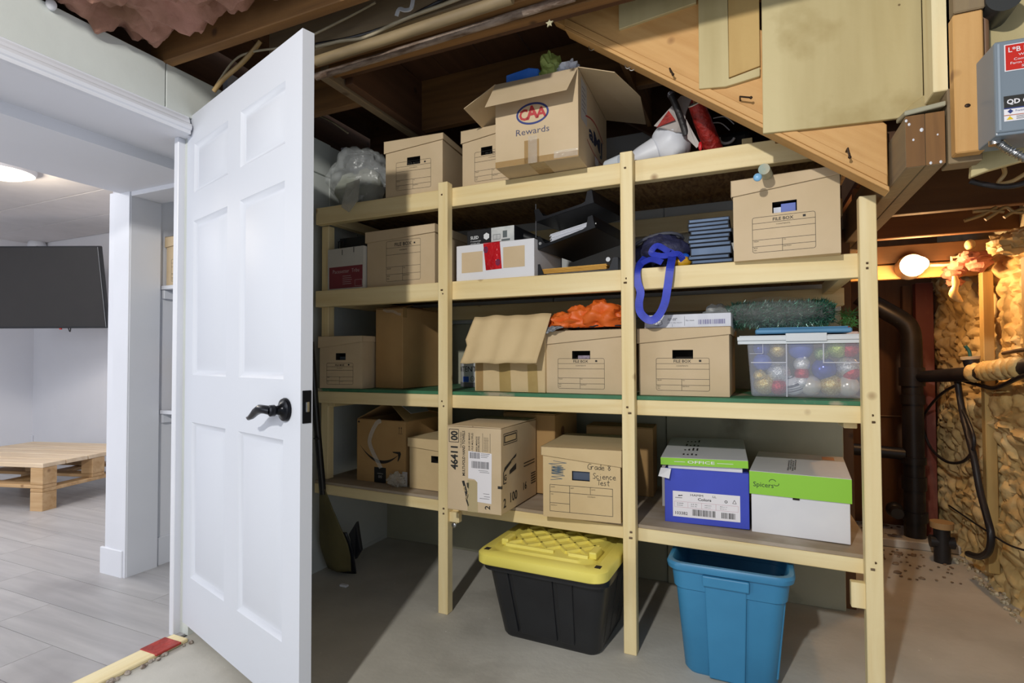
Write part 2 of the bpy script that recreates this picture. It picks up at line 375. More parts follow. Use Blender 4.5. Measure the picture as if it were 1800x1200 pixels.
batt(-2.07, -1.0, .44, .83, 2.16, .06, 8).build('insulation_batt', PINKD, cl, smooth=True)

MB().box((-2.12, -.9, 2.089), (-2.08, 2.72, 2.345)).build('rim_board', DKy, cl)
MB().box((-2.08, 2.68, 2.089), (.36, 2.72, 2.345)).build('rim_board', DKx, cl)
MB().box((-2.08, -.9, 2.087), (XW, 2.66, 2.0885)).build('sill_strip', DKy, cl)
# landing framing over the recess (lower than the room's joists)
la = sempty('ceiling_landing'); la.name = 'ceiling.002'
for y, z, x0 in ((2.40, 1.55, .44), (2.90, 1.555, .44)):
    MB().box((x0, y, z), (1.2, y+.04, 1.80)).build('joist', wood('rust', 'x'), la, bevel=.003)
MB().box((.36, 3.14, 1.40), (1.2, 3.18, 1.47)).build('plate', wood('fir', 'x'), la, bevel=.003)
MB().box((.30, 3.12, 1.475), (1.2, 3.30, 1.56)).build('plate', wood('rust', 'x'), la, bevel=.003)
MB().box((.45, 1.70, 1.80), (1.3, 3.4, 1.83)).build('subfloor_board', DKy, la)
def tufts(c, n, s, seed):
    r = random.Random(seed); m = MB()
    for k in range(n):
        q = Vector((r.uniform(-s[0], s[0]), r.uniform(-s[1], s[1]), r.uniform(-s[2], s[2])))+Vector(c)
        m.ball(q, r.uniform(.022, .045), 12, 8, (1, 1.3, .7), lambda d: 1+.5*noise.noise(d*2.2+q*30)+.25*noise.noise(d*6+q*9))
    return m
for i, (c, n, s) in enumerate((((.90, 3.05, 1.445), 9, (.05, .10, .02)), ((.95, 2.80, 1.46), 8, (.03, .15, .03)), ((.86, 3.12, 1.40), 4, (.04, .03, .03)), ((.945, 2.62, 1.47), 5, (.02, .1, .03)))):
    tufts(c, n, s, i+3).build('insulation_tuft', PINK if i in (0, 2) else FOAM, la, smooth=True)

# ================================================================== STAIRS SEEN FROM BELOW
st = thing('staircase', 'open back of a wooden basement stair with slanting stringer and olive painted side sheets', 'staircase')
TH = math.atan(.737)
def slanted(name, pts, y0, y1, m, parent, bevel=.002):
    o = bpy.data.objects.new(name, None)
    c, s = math.cos(TH), math.sin(TH)
    O = Vector((-.56, 0, 2.158))
    mb = MB().prism([((X-O.x)*c-(Z-O.z)*s, y0, (X-O.x)*s+(Z-O.z)*c) for X, Z in pts], (0, y1-y0, 0))
    q = mb.build(name, m, parent, bevel=bevel); q.location = O; q.rotation_euler = (0, TH, 0)
    return q
low = lambda X: 2.158-.737*(X+.56)
FIR = wood('fir', 'x')
sg = slanted('stringer', [(-.62, low(-.62)), (.350, low(.350)), (.350, 1.66), (.10, 1.95), (-.30, 2.30), (-.62, 2.30)], 1.762, 1.80, FIR, st)
slanted('stringer', [(-.62, low(-.62)), (.34, low(.34)), (.34, low(.34)+.30), (-.30, 2.30), (-.62, 2.30)], 2.50, 2.54, wood('dark', 'x'), st)
slanted('stringer_lip', [(-.575, low(-.575)+.002), (.348, low(.348)+.002), (.348, low(.348)+.030), (-.575, low(-.575)+.030)], 1.757, 1.764, FIR, st, .0015)
slanted('stringer_strip', [(-.575, low(-.575)-.012), (.352, low(.352)-.012), (.352, low(.352)+.001), (-.575, low(-.575)+.001)], 1.757, 1.815, wood('fir', 'x'), st, .0015)
for k in range(3):
    X = -.40+k*.25; Z = low(X)+.225
    MB().box((X-.02, 1.80, Z), (X+.25, 2.50, Z+.03)).build('tread', wood('dark', 'y'), st, bevel=.002)
    MB().box((X-.02, 1.80, Z-.185), (X+.0, 2.50, Z)).build('riser', wood('old', 'y'), st, bevel=.002)
def sheet(pts, y=1.748, t=.0125, m=STAIRP):
    q = MB().prism([(x, y, z) for x, z in pts], (0, t, 0)).build('painted_sheet', m, st, bevel=.0015); return q
sheet([(.041, 1.684), (.18, 1.676), (.372, 1.668), (.43, 1.69), (.43, 2.32), (.043, 2.32)])
sheet([(.372, 1.668), (.40, 1.665), (.435, 1.665), (.435, 1.72), (.405, 1.70)], y=1.742)
sheet([(-.137, 1.855), (-.06, 1.846), (.035, 1.858), (.036, 1.885), (-.05, 1.868), (-.052, 2.32), (-.135, 2.32)], y=1.750)
sheet([(-.050, 1.872), (.036, 1.889), (.036, 2.32), (-.050, 2.32)], y=1.751, m=mat('torn_sheet_paper', '#C2A266', '#AF8C52', rough=.7, scale=(9, 9, 2), bump=.15, bscale=30))
sheet([(-.385, 2.105), (-.25, 2.118), (-.142, 2.128), (-.142, 2.32), (-.385, 2.32)], y=1.751)
MB().box((.30, 1.812, 1.55), (.52, 1.84, 2.42)).build('gap_cover', DKx, st, bevel=.002)  # dark board added to hide the bright world behind the gap
NAIL = mat('rusty_nail', '#3A2A1E', rough=.5, metal=.6)
for x, z, dx, dz in ((-.222, 1.93, .010, -.022), (-.02, 1.80, .030, -.010), (.253, 1.60, .004, -.026)):
    MB().tube([(x, 1.77, z), (x, 1.735, z), (x+dx, 1.733, z+dz)], .0028, 6).ball((x+dx, 1.733, z+dz), .0045, 8, 6).build('bent_nail', NAIL, st, smooth=True)
for X in (-.50, -.375, -.362):
    pts = [(X, 1.80, low(X)), (X, 1.80, low(X)-.018)]+[(X+.010-.010*math.cos(a), 1.80, low(X)-.018-.010*math.sin(a)) for a in (.6, 1.2, 1.8, 2.4, 3.0)]
    MB().tube(pts, .0018, 6).build('cup_hook', STEEL, st, smooth=True)

bm_ = thing('support_beam', 'doubled plank beam end with paint drips where the stair lands', 'beam')
MB().box((.360, 1.62, 1.492), (.3995, 3.1, 1.622)).build('beam_plank', wood('grey', 'y'), bm_, bevel=.002)
MB().box((.4005, 1.62, 1.492), (.440, 3.1, 1.622)).build('beam_plank', wood('grey', 'y'), bm_, bevel=.002)
MB().box((.3605, 1.6195, 1.493), (.3992, 1.6215, 1.621)).build('end_grain', wood('old', 'z'), bm_, bevel=0)
MB().box((.4008, 1.6195, 1.493), (.4395, 1.6215, 1.621)).build('end_grain', wood('old', 'z'), bm_, bevel=0)
mb = MB(); r = random.Random(4)
for x, z, q in ((.393, 1.582, .004), (.368, 1.60, .003), (.376, 1.56, .0025), (.425, 1.565, .002), (.362, 1.61, .003), (.41, 1.497, .003), (.43, 1.497, .003)):
    mb.ball((x, 1.6195, z), q, 8, 6, (1, .4, 1.3))
mb.build('paint_drips', WHITE, bm_, smooth=True)['kind'] = 'stuff'
MB().prism([(.358, 1.615, 1.622), (.442, 1.615, 1.632), (.442, 1.7, 1.645), (.358, 1.7, 1.635)], (0, 0, .012)).build('shim', mat('shim_grey', '#A8A48E', '#94927C', rough=.8, scale=(20, 20, 20)), bm_, bevel=.002)
ps = thing('post_short', 'pale new stud hanging down in front of the olive sheets', 'post'); ps.name = 'wall_stud'
MB().box((.419, 1.622, 1.672), (.460, 1.70, 2.40)).build('stud_board', wood('pale', 'z'), ps, bevel=.002)
pp = thing('wall_stud', 'old knotty stud with a spliced lower piece beside the grey control box', 'post')
MB().box((.450, 1.585, 1.502), (.507, 1.62, 1.835)).build('stud_board', wood('fir', 'z'), pp, bevel=.003)
MB().box((.446, 1.622, 1.49), (.512, 1.68, 2.40)).build('stud_board', wood('grey', 'z'), pp, bevel=.002)
MB().box((.452, 1.585, 1.838), (.512, 1.62, 2.40)).build('stud_board', wood('grey', 'z'), pp, bevel=.003)
MB().ball((.474, 1.585, 1.612), .006, 10, 6, (1, .4, .8)).build('nail_head', NAIL, pp, smooth=True)

# ================================================================== SHELVING UNIT
sh = thing('storage_shelf', 'big homemade lumber shelving unit with four decks full of boxes', 'shelf')
XL, XR, YF, YK = -1.855, .345, 1.928, 2.545
def post(x0, x1, z0, z1, y0=1.886, y1=1.927): MB().box((x0, y0, z0), (x1, y1, z1)).build('post', P1z, sh, bevel=.002)
post(-1.163, -1.119, 0, 1.742); post(-.415, -.371, 0, 1.748); post(.301, .345, 0, 1.502); post(XL, XL+.042, .462, 1.65, YF+.04, YF+.08)
post(XL, XL+.04, .462, 1.70, YK-.042, YK-.002)
CUT = [XL, -1.141, -.393, XR-.002]
def frontboard(z0, z1, tilt=0, y0=YF, t=.037, mm=P1x):
    for a, b in zip(CUT, CUT[1:]):
        za, zb = tilt*(a-CUT[0]), tilt*(b-CUT[0])
        MB().prism([(a, y0, z0+za), (b-.001, y0, z0+zb), (b-.001, y0, z1+zb), (a, y0, z1+za)], (0, t, 0)).build('front_board', mm, sh, bevel=.002)
TL = -.0165
frontboard(1.650, 1.727); frontboard(1.264, 1.339); frontboard(.820, .873); frontboard(.404, .449, TL)
for z0, z1, tl in ((1.578, 1.648, 0), (1.225, 1.295, 0), (.80, .865, 0), (.385, .43, TL)):
    MB().prism([(XL, YK-.04-.045, z0), (.338, YK-.085, z0+tl*2.2), (.338, YK-.085, z1+tl*2.2), (XL, YK-.085, z1)], (0, .037, 0)).build('back_rail', P1x, sh, bevel=.002)
for x in (XL+.043, .262):
    for z in (1.655, 1.27, .80): MB().box((x, 1.968, z), (x+.037, YK-.087, z+.045)).build('side_rail', P1y, sh, bevel=.002)
def deck(z, t, m, y0, tilt=0, x1=.340, y1=YK-.004):
    return MB().prism([(XL+.002, y0, z), (x1, y0, z+tilt*(x1-XL)), (x1, y1, z+tilt*(x1-XL)), (XL+.002, y1, z)], (0, 0, t)).build('deck', m, sh, bevel=.001)
deck(1.710, .012, OSB, 1.967); deck(1.322, .012, OSB, 1.967)
deck(.8735, .0135, GREEND, 1.930); deck(.4495, .012, DECK, 1.930, TL)
for x0, x1, z in ((-1.119, -1.075, .365), (.265, .305, .275)):
    MB().box((x0, 1.90, z), (x1, 1.926, z+.075 if x0 > 0 else z+.04)).build('cleat_block', P1z, sh, bevel=.002)
bo = MB().tube([(-1.085, 1.905, .362), (-1.085, 1.88, .362)], .005, 8).ball((-1.085, 1.878, .362), .011, 8, 6, (1, .5, 1)).build('bolt', STEEL, sh, smooth=True)
KN = mat('screw_head', '#5E4A34', rough=.5, metal=.4); k_ = 0
for px in (-1.141, -.393, .323):
    for z in (1.69, 1.30, 1.285, .85, .83, .42, .40):
        if z < 1.5 or px < .3:
            MB().tube([(px+random.uniform(-.012, .012), 1.8865, z), (px+random.uniform(-.002, .002), 1.8850, z)], .0035, 8).build('screw', KN, sh)

# ================================================================== THE DOOR
DA = math.radians(-16.77); DW = .889
dr = bpy.data.objects.new('door_1', None); COL.objects.link(dr); struct(dr)
dr.location = (-1.975, 1.372, 0); dr.rotation_euler = (0, 0, DA)
DOORP = mat('door_white_paint', '#CBCFD8', rough=.52, spec=.35, bump=.02, bscale=120)
z0, z1, T = .045, 1.938, .035
cols = ((.096, .396), (.494, .792)); rows = ((.226, .792), (.964, 1.534), (1.640, 1.824))
mb = MB()
xs = [0, cols[0][0], cols[0][1], cols[1][0], cols[1][1], DW]; zs = [z0]+[v for q in rows for v in q]+[z1]
for i in range(5):
    for j in range(7):
        if not (i in (1, 3) and j in (1, 3, 5)):
            mb.box((xs[i], 0, zs[j]), (xs[i+1], T, zs[j+1]))
mb.box((.02, .012, z0+.02), (DW-.02, T-.012, z1-.02))
slab = mb.build('door_slab', DOORP, dr)
for (a, b) in cols:
    for (c, d) in rows:
        q = MB()
        for y, s in ((0, 1), (T, -1)):
            o = [(a, c), (b, c), (b, d), (a, d)]
            def rg(i, yy): return [(a+i, y+s*yy, c+i), (b-i, y+s*yy, c+i), (b-i, y+s*yy, d-i), (a+i, y+s*yy, d-i)]
            R = rg(0, 0)+rg(.012, .0105)+rg(.020, .0105)+rg(.042, .002)
            fs = [(k*4+i, k*4+(i+1) % 4, k*4+4+(i+1) % 4, k*4+4+i) for k in range(3) for i in range(4)]+[(12, 13, 14, 15)]
            q.add(R, fs if s > 0 else [f[::-1] for f in fs])
        q.build('door_panel', DOORP, dr, smooth='film')
hx, hz = .808, .879
h = MB().tube([(hx, -.0005, hz), (hx, -.004, hz), (hx, -.010, hz), (hx, -.013, hz), (hx, -.020, hz), (hx, -.030, hz), (hx, -.034, hz), (hx, -.046, hz), (hx, -.05, hz)], [.033, .034, .031, .022, .014, .012, .016, .016, .010], 20)
hd = h.build('door_handle', BRONZE, dr, smooth=True)
pts = [(hx, -.042, hz), (hx-.02, -.05, hz+.003), (hx-.045, -.053, hz+.003), (hx-.07, -.053, hz-.006), (hx-.095, -.053, hz-.020), (hx-.118, -.052, hz-.028), (hx-.132, -.051, hz-.027)]
lv = MB(); lv.tube(pts, [.013, .012, .013, .0115, .009, .006, .003], 12)
lv.build('lever', BRONZE, hd, smooth=True)
MB().box((DW-.0005, .005, .845), (DW+.0022, .031, .935)).build('latch_plate', BRONZE, dr, bevel=.001)
MB().prism([(DW+.002, .012, .876), (DW+.012, .012, .876), (DW+.005, .024, .876), (DW+.002, .024, .876)], (0, 0, .028)).build('latch_bolt', STEEL, dr, bevel=.001)
for z in (.25, 1.0, 1.75):
    MB().tube([(-.006, T+.004, z-.04), (-.006, T+.004, z+.04)], .006, 10).build('hinge', STEEL, dr, smooth=True)

# ================================================================== CARTONS
def front(BL, BR, z):
    a, b = at(*BL, z=z), at(*BR, z=z); d = b-a
    return a, math.atan2(d.y, d.x), d.length
def form(k, x0, z0, x1, z1, tiny=True):
    """the printed contents form of a file box"""
    H = z1-z0; W = x1-x0; t = .0011
    k.frame(x0, z0, x1, z1, t, .006)
    f = lambda q: z1-H*q
    for q in (.17, .34, .645, .83): k.line(x0, f(q), x1, f(q), t)
    k.line(x0+W*.485, f(.645), x0+W*.485, z0, t)
    k.text('FILE BOX', x0+W*.5, f(.135), H*.088, 'C', .012, sx=1.05)
    k.text('CONTENTS', x0+W*.5, f(.255), H*.034, 'C', width=W*.22)
    k.rect(x0+W*.81, f(.115), x0+W*.815+.007, f(.115)+.007)
    k.text('FROM', x0+.004, f(.70), H*.034); k.text('TO', x0+W*.5, f(.70), H*.034)
    k.text('BOX', x0+.004, f(.885), H*.034); k.text('NO.', x0+.004, f(.95), H*.034); k.text('DESTROY', x0+W*.5, f(.885), H*.034)
def file_box(BL, BR, z, h, d, label, face='end', group='kraft file boxes', rz=None, wd=None, loc=None, seed=0, lip=(.054, .027), stuffing=None, m=CARD, lab=None, ink=INK):
    if loc is None: a, ang, wdt = front(BL, BR, z)
    else: a, ang, wdt = Vector((*loc, z)), 0, wd
    if rz is not None: ang = math.radians(rz)
    if wd: wdt = wd
    a.z = z+.0008
    t = thing('file_box', label, 'box', a, ang, group); W = wdt
    mb = MB(); hx0, hx1, hz0, hz1 = W*.385, W*.615, h*.555, h*.69
    if face == 'end':
        xs = (0, hx0, hx1, W); zs = (0, hz0, hz1, h)
        mb.add([(x, 0, zz) for zz in zs for x in xs], [(j*4+i, j*4+i+1, j*4+5+i, j*4+4+i) for j in range(3) for i in range(3) if (i, j) != (1, 1)])
        mb.add([(0,0,0),(W,0,0),(W,d,0),(0,d,0),(0,0,h),(W,0,h),(W,d,h),(0,d,h)], [(0,3,2,1),(4,5,6,7),(1,2,6,5),(2,3,7,6),(3,0,4,7)])
        mb.build('box_body', m, t, smooth='film')
        e = .004
        hb = MB().add([(hx0,0,hz0),(hx1,0,hz0),(hx1,0,hz1),(hx0,0,hz1),(hx0-e,.06,hz0-e),(hx1+e,.06,hz0-e),(hx1+e,.06,hz1+e),(hx0-e,.06,hz1+e)], [(0,1,5,4),(1,2,6,5),(2,3,7,6),(3,0,4,7),(4,5,6,7)])
        hb.build('hand_hole', HOLE, t, smooth='film')
        if stuffing: MB().box((hx0+W*stuffing[1], .012, hz0), (hx0+W*stuffing[2], .055, hz0+(hz1-hz0)*stuffing[3])).build('papers', stuffing[0], t, bevel=.001)
    else:
        mb.box((0, 0, 0), (W, d, h)); mb.build('box_body', m, t, bevel=.0015)
        if face == 'hole_slot': pass
    l0, l1 = lip; q = .0065
    ld = MB()
    if l0 == l1 or True:
        ld.prism([(-q, -q, h+q-l0), (W+q, -q, h+q-l1), (W+q, -q, h+q), (-q, -q, h+q)], (0, .003, 0))
        ld.prism([(-q, d+q, h+q-l0), (W+q, d+q, h+q-l1), (W+q, d+q, h+q), (-q, d+q, h+q)], (0, -.003, 0))
        for x, l, s in ((-q, l0, .003), (W+q, l1, -.003)):
            ld.prism([(x, -q, h+q-l), (x, d+q, h+q-l), (x, d+q, h+q), (x, -q, h+q)], (s, 0, 0))
        ld.box((-q, -q, h+q-.003), (W+q, d+q, h+q))
    lo = ld.build('lid', m, t, bevel=.0008)
    if lab:
        k = Ink((0, 0, 0), (1, 0, 0), (0, 0, 1)); form(k, W*lab[0], lab[1], W*lab[2], lab[3]); k.build('printed_form', ink, t)
    return t
EL = (.20, .018, .79, .132)
WPAP = mat('white_paper', '#DDE0EA', rough=.7); BLUEF = mat('blue_folder', '#4E63B4', rough=.5); PURP = mat('purple_paper', '#A89AA8', '#8A7C8C', rough=.7, scale=(90, 20, 90))
# top deck
ZT, Z2, Z3 = 1.7225, 1.3345, .8875
za = lambda x: .4620+TL*(x-XL)
file_box((678, 350), (778, 338), ZT, .245, .36, 'file box standing next to the clear plastic sack on the top deck', lab=(.19, .03, .80, .152))
file_box(None, None, ZT, .245, .36, 'file box half hidden behind the open carton with the oval emblem', loc=(-1.096, 1.972), wd=.226, lab=(.255, .03, .985, .152))
# second deck
file_box((645, 509), (764, 500), Z2, .252, .31, 'long sided file box next to the small white and maroon carton', face='side', lip=(.05, .036), lab=(.30, .028, .80, .205), rz=-2)
mb = file_box((1290, 460), (1473, 444), Z2, .258, .36, 'file box with blue and white papers showing in its hand hole', lab=(.19, .022, .78, .135), stuffing=(BLUEF, .08, .22, .85), rz=-5, wd=.30)
MB().box((.118, .02, .143), (.14, .05, .165)).build('papers', WPAP, mb)
# third deck
file_box((562, 682), (640, 682), Z3, .232, .36, 'shaded file box at the wall end of the green deck beside a tall carton', rz=4, wd=.232, lab=(.17, .018, .79, .115), stuffing=(mat('teal_folder', '#3B4550'), .05, .20, .5))
file_box((955, 690), (1092, 694), Z3, .233, .36, 'file box with a crumpled orange cloth and a grey rag on its lid', rz=-3, wd=.312, lab=EL, stuffing=(PURP, .06, .21, .45))
file_box((1124, 694), (1283, 698), Z3, .233, .36, 'file box under the flat white printed carton and the blue strap', lab=EL, rz=-1.3, wd=.304)
# bottom deck
mb = file_box((720, 857), (768, 862), za(-1.35), .215, .36, 'plain unprinted file box squeezed between the smile-arrow carton and the towel carton', rz=-3, wd=.30, m=CARDP, lip=(.04, .06))
gb = file_box((955, 907), (1090, 918), za(-.57), .25, .37, 'file box with handwriting and blue scribbles on its front', group='kraft file boxes', rz=4, wd=.283, m=CARDP, lip=(.032, .060), stuffing=(mat('slate_folder', '#4A5568', rough=.5), .0, .23, .97))
k = Ink((0, 0, 0), (1, 0, 0), (0, 0, 1))
k.frame(.026, .022, .255, .118, .0014)
for a in ((.026, .092, .255, .092), (.100, .022, .100, .118), (.176, .092, .176, .118), (.026, .052, .100, .052)): k.line(*a, .0014)
for s, x, z in (('NAME', .030, .113), ('DEPT', .104, .113), ('DATE', .180, .113), ('NO.', .030, .087), ('DESTROY', .030, .047), ('CONTENTS', .165, .087)): k.text(s, x, z-.005, .004)
k.build('printed_form', INK, gb)
k = Ink((0, 0, 0), (1, 0, 0), (0, 0, 1), .0009)
def hand(k, strokes, t=.0016):
    for s in strokes: k.path(s, t)
def hw(k, word, x, z, s):
    """round handwriting drawn as pen strokes on a 1 x 1 letter grid"""
    A = {'G': [[(.8,.9),(.4,1),(.05,.6),(.1,.15),(.5,0),(.8,.15),(.8,.45),(.5,.45)]], 'r': [[(.1,0),(.15,.6)],[(.15,.4),(.35,.6),(.6,.55)]],
         'a': [[(.6,.5),(.3,.6),(.05,.3),(.25,0),(.55,.15),(.6,.6)],[(.6,.3),(.7,0)]], 'd': [[(.6,.4),(.3,.55),(.05,.25),(.3,0),(.6,.2),(.65,1.1)],[(.6,.2),(.7,0)]],
         'e': [[(.05,.3),(.6,.35),(.4,.6),(.1,.45),(.05,.2),(.3,0),(.65,.1)]], '8': [[(.5,.5),(.2,.75),(.45,1),(.65,.75),(.2,.25),(.45,0),(.7,.25),(.5,.5)]],
         'S': [[(.7,.9),(.4,1),(.15,.8),(.6,.35),(.45,.02),(.05,.1)]], 'c': [[(.55,.5),(.25,.6),(.05,.3),(.25,0),(.6,.1)]], 'i': [[(.2,.55),(.25,0)],[(.22,.8),(.24,.86)]],
         'n': [[(.08,.6),(.1,0)],[(.1,.4),(.4,.6),(.5,.4),(.6,0)]], 'T': [[(0,.95),(.9,1)],[(.45,.97),(.4,0)]], 's': [[(.5,.55),(.2,.6),(.15,.4),(.5,.2),(.35,0),(.05,.08)]], 't': [[(.3,1),(.25,.1),(.5,0)],[(0,.65),(.6,.7)]], ' ': []}
    for ch in word:
        for st_ in A[ch]: k.path([(x+p*s*.85, z+q*s) for p, q in st_], .0017)
        x += s*(.5 if ch == 'i' else .62 if ch != ' ' else .4)
hw(k, 'Grade 8', .166, .182, .020); hw(k, 'Science', .184, .150, .020); hw(k, 'Test', .200, .128, .019)
k.build('handwriting', INK, gb)
k = Ink((0, 0, 0), (1, 0, 0), (0, 0, 1), .0009); r = random.Random(2); p = [(.03+.05*(i % 2)+r.uniform(-.01, .01), .205-.0058*i) for i in range(13)]
k.path(p, .0016); p = [(.032+.045*(i % 2), .185-.003*i) for i in range(10)]; k.path(p, .002)
k.build('marker_scribble', mat('blue_marker', '#4C6272'), gb)

RED = mat('logo_red', '#B5373A', rough=.6); NAVY = mat('logo_navy', '#2F3C7A', rough=.6); GREYL = mat('grey_label', '#B9B6B4', rough=.6)
def open_carton(t, W, d, h, m, th=.004):
    mb = MB(); mb.box((0, 0, 0), (W, d, th))
    mb.box((0, 0, th), (W, th, h)); mb.box((0, d-th, th), (W, d, h)); mb.box((0, th, th), (th, d-th, h)); mb.box((W-th, th, th), (W, d-th, h))
    return mb.build('box_body', m, t, bevel=.0008)
def flap(t, pts, m, push=(0, 0, .003), bend=0):
    return MB().prism(pts, push).build('flap', m, t, bevel=.0006)
# open carton with the oval emblem, overhanging the top deck
c = thing('open_carton', 'open carton with red and blue oval emblem, flaps spread, overhanging the top deck', 'box', (-.861, 1.801, 1.7285), math.radians(1.6))
W, D, H = .318, .46, .315
open_carton(c, W, D, H, CARD)
flap(c, [(0, 0, H), (W, 0, H), (W-.02, -.075, H-.112), (-.008, -.078, H-.118)], CARD, (0, .003, .002))
flap(c, [(0, 0, H), (0, D, H), (-.135, D+.01, H-.09), (-.135, .005, H-.065)], CARD)
flap(c, [(W, 0, H), (W, D, H), (W+.17, D-.02, H-.055), (W+.185, .20, H-.050), (W+.125, .02, H-.035)], CARD)
flap(c, [(0, D, H), (W, D, H), (W-.01, D+.04, H-.14), (.01, D+.04, H-.14)], CARD)
k = Ink((0, 0, 0), (1, 0, 0), (0, 0, 1)); k.ring(.147, .181, .063, .040, .0075); k.build('oval_emblem', NAVY, c)
k = Ink((0, 0, 0), (1, 0, 0), (0, 0, 1)); k.text('C', .114, .161, .040, 'C', .035, .08, sx=.9); k.text('A', .147, .163, .048, 'C', .035, .05, sx=.95); k.text('A', .181, .163, .038, 'C', .035, sx=1.05); k.build('red_lettering', RED, c)
k = Ink((0, 0, 0), (1, 0, 0), (0, 0, 1)); k.text('Rewards', .147, .107, .024, 'C', 0, width=.128); k.build('lettering', mat('logo_slate', '#4A4C68'), c)
k = Ink((0, 0, 0), (1, 0, 0), (0, 0, 1)); k.rect(.115, 0, .172, .085); k.rect(0, 0, W, .022); k.build('tape_strip', TAPE, c)
k = Ink((0, 0, 0), (1, 0, 0), (0, 0, 1), .0012); k.rect(.130, .0, .165, .10); k.build('clear_tape', CTAPE, c)
k = Ink((0, 0, 0), (1, 0, 0), (0, 0, 1), .0012); k.rect(W-.09, .004, W-.002, .03); k.build('clear_tape', CTAPE, c)
k = Ink((0, D, 0), (1, 0, 0), (0, -1, 0)); k.rect(.13, .25, .19, D); k.build('tape_strip', TAPE, c)
k = Ink((W, 0, 0), (0, 1, 0), (0, 0, 1)); k.rect(.035, .15, .12, .30); k.build('paper_label', GREYL, c)
k = Ink((W, 0, 0), (0, 1, 0), (0, 0, 1), .001)
for i in range(6): k.rect(.05, .19+.016*i, .105-.012*(i % 2), .1925+.016*i)
k.text('aMJ', .15, .125, .055, 'L', .03, width=.22); k.text("'", .375, .15, .04); k.build('lettering', mat('deep_navy', '#262B4A'), c)
k = Ink((W, 0, 0), (0, 1, 0), (0, 0, 1), .001)
k.path([(.10+.022*i, .185+.028*math.sin(i*.24)) for i in range(14)], .006); k.build('red_swoosh', RED, c)
k = Ink((W, 0, 0), (0, 1, 0), (0, 0, 1), .001); k.path([(.12+.02*i, .105-.02*math.sin(i*.2)) for i in range(14)], .004); k.build('red_swoosh', RED, c)
k = Ink((W, 0, 0), (0, 1, 0), (0, 0, 1), .001); k.rect(.24, .05, .30, .085); k.build('sticker', LABEL, c)
k = Ink((W, 0, H-.0005), (1, 0, -.29), (0, -1, 0), .0)
for i in range(9): k.rect(.03, -.40+.034*i, .10, -.388+.034*i)
k.b.m = Matrix.Identity(4); 
# things packed in the open carton
bl = MB().prism([(-.875, 1.84, 1.80), (-.735, 1.83, 1.80), (-.735, 1.835, 2.088), (-.775, 1.832, 2.098), (-.875, 1.850, 2.100)], (0, .05, 0)).build('plastic_pack', mat('blue_pack', '#3E7BE0', '#5A92EE', rough=.25, scale=(9, 9, 9), bump=.2, bscale=20), bevel=.004)
bl.location = (.035, 0, 0)
tag(bl, 'bright blue plastic pack sticking out of the open emblem carton', 'pack')
gp = MB().prism([(-.79, 1.91, 1.80), (-.70, 1.91, 1.80), (-.69, 1.91, 2.095), (-.755, 1.912, 2.130), (-.775, 1.912, 2.145), (-.80, 1.91, 2.09)], (0, .02, 0)).build('pamphlet', mat('green_pamphlet', '#7FA85C', '#DDE6D6', rough=.5, scale=(40, 5, 40), ramp=(.5, .52)), bevel=.001)
tag(gp, 'green and white pamphlet corner showing behind the blue pack', 'pamphlet')
def crumple(c, r, seed, amp=.45, fr=2.2, sq=(1, 1, 1)):
    return MB().ball(c, r, 26, 18, sq, lambda d: 1+amp*noise.noise(d*fr+Vector((seed, 0, 0)))+amp*.6*noise.noise(d*fr*2.6+Vector((0, seed, 0))))
q = crumple((-.665, 1.86, 2.068), .048, 3, .5, 1.7, (1, .9, 1.35)).build('tissue_paper', mat('lime_tissue', '#A9B86A', '#8C9E4E', rough=.6, scale=(14, 14, 14)))
tag(q, 'lime green crumpled tissue poking out of the open emblem carton', 'tissue paper')
q = crumple((-.60, 1.865, 2.065), .036, 11, .6, 2.6, (1.2, .9, 1)).build('tissue_paper', mat('white_tissue', '#E4E7F0', rough=.6))
tag(q, 'white crumpled tissue at the top corner of the open emblem carton', 'tissue paper')

# small white and maroon carton
c = thing('carton', 'small white carton with a maroon printed panel, against the wall on the second deck', 'box', (-1.809, 1.957, Z2+.001), math.radians(-3))
B('box_body', (0, 0, 0), (.22, .30, .198), mat('off_white_card', '#C9C6BE', '#C2BEB5', rough=.7, scale=(6, 6, 6)), c)
k = Ink((0, 0, 0), (1, 0, 0), (0, 0, 1)); k.rect(.012, .012, .214, .112); k.build('maroon_panel', mat('maroon_print', '#7A2B34', rough=.6), c)
k = Ink((0, 0, 0), (1, 0, 0), (0, 0, 1), .0013); k.text('Pacesetter', .035, .082, .018, 'L', width=.10); k.text('Tribu', .150, .082, .018, width=.045)
for i in range(5): k.rect(.095, .066-.009*i, .145+.004*(i % 3), .068-.009*i)
k.frame(.170, .018, .212, .046, .0015); k.build('lettering', mat('pale_print', '#B9A0A0'), c)
k = Ink((0, 0, 0), (1, 0, 0), (0, 0, 1)); k.rect(.09, .165, .094, .190); k.rect(.16, .172, .164, .196); k.build('pinholes', INK, c)
q = MB(); q.box((-1.80, 2.03, 1.5345), (-1.60, 2.24, 1.60)); q.tube([(-1.80, 2.02, 1.54), (-1.79, 2.01, 1.58), (-1.77, 2.02, 1.592), (-1.77, 2.02, 1.56)], .004, 6)
q = q.build('storage_bag', mat('black_nylon', '#20242A', '#14171B', rough=.6, scale=(9, 9, 9)), bevel=.015, seg=2); tag(q, 'black nylon bag lying on the white and maroon carton', 'bag')

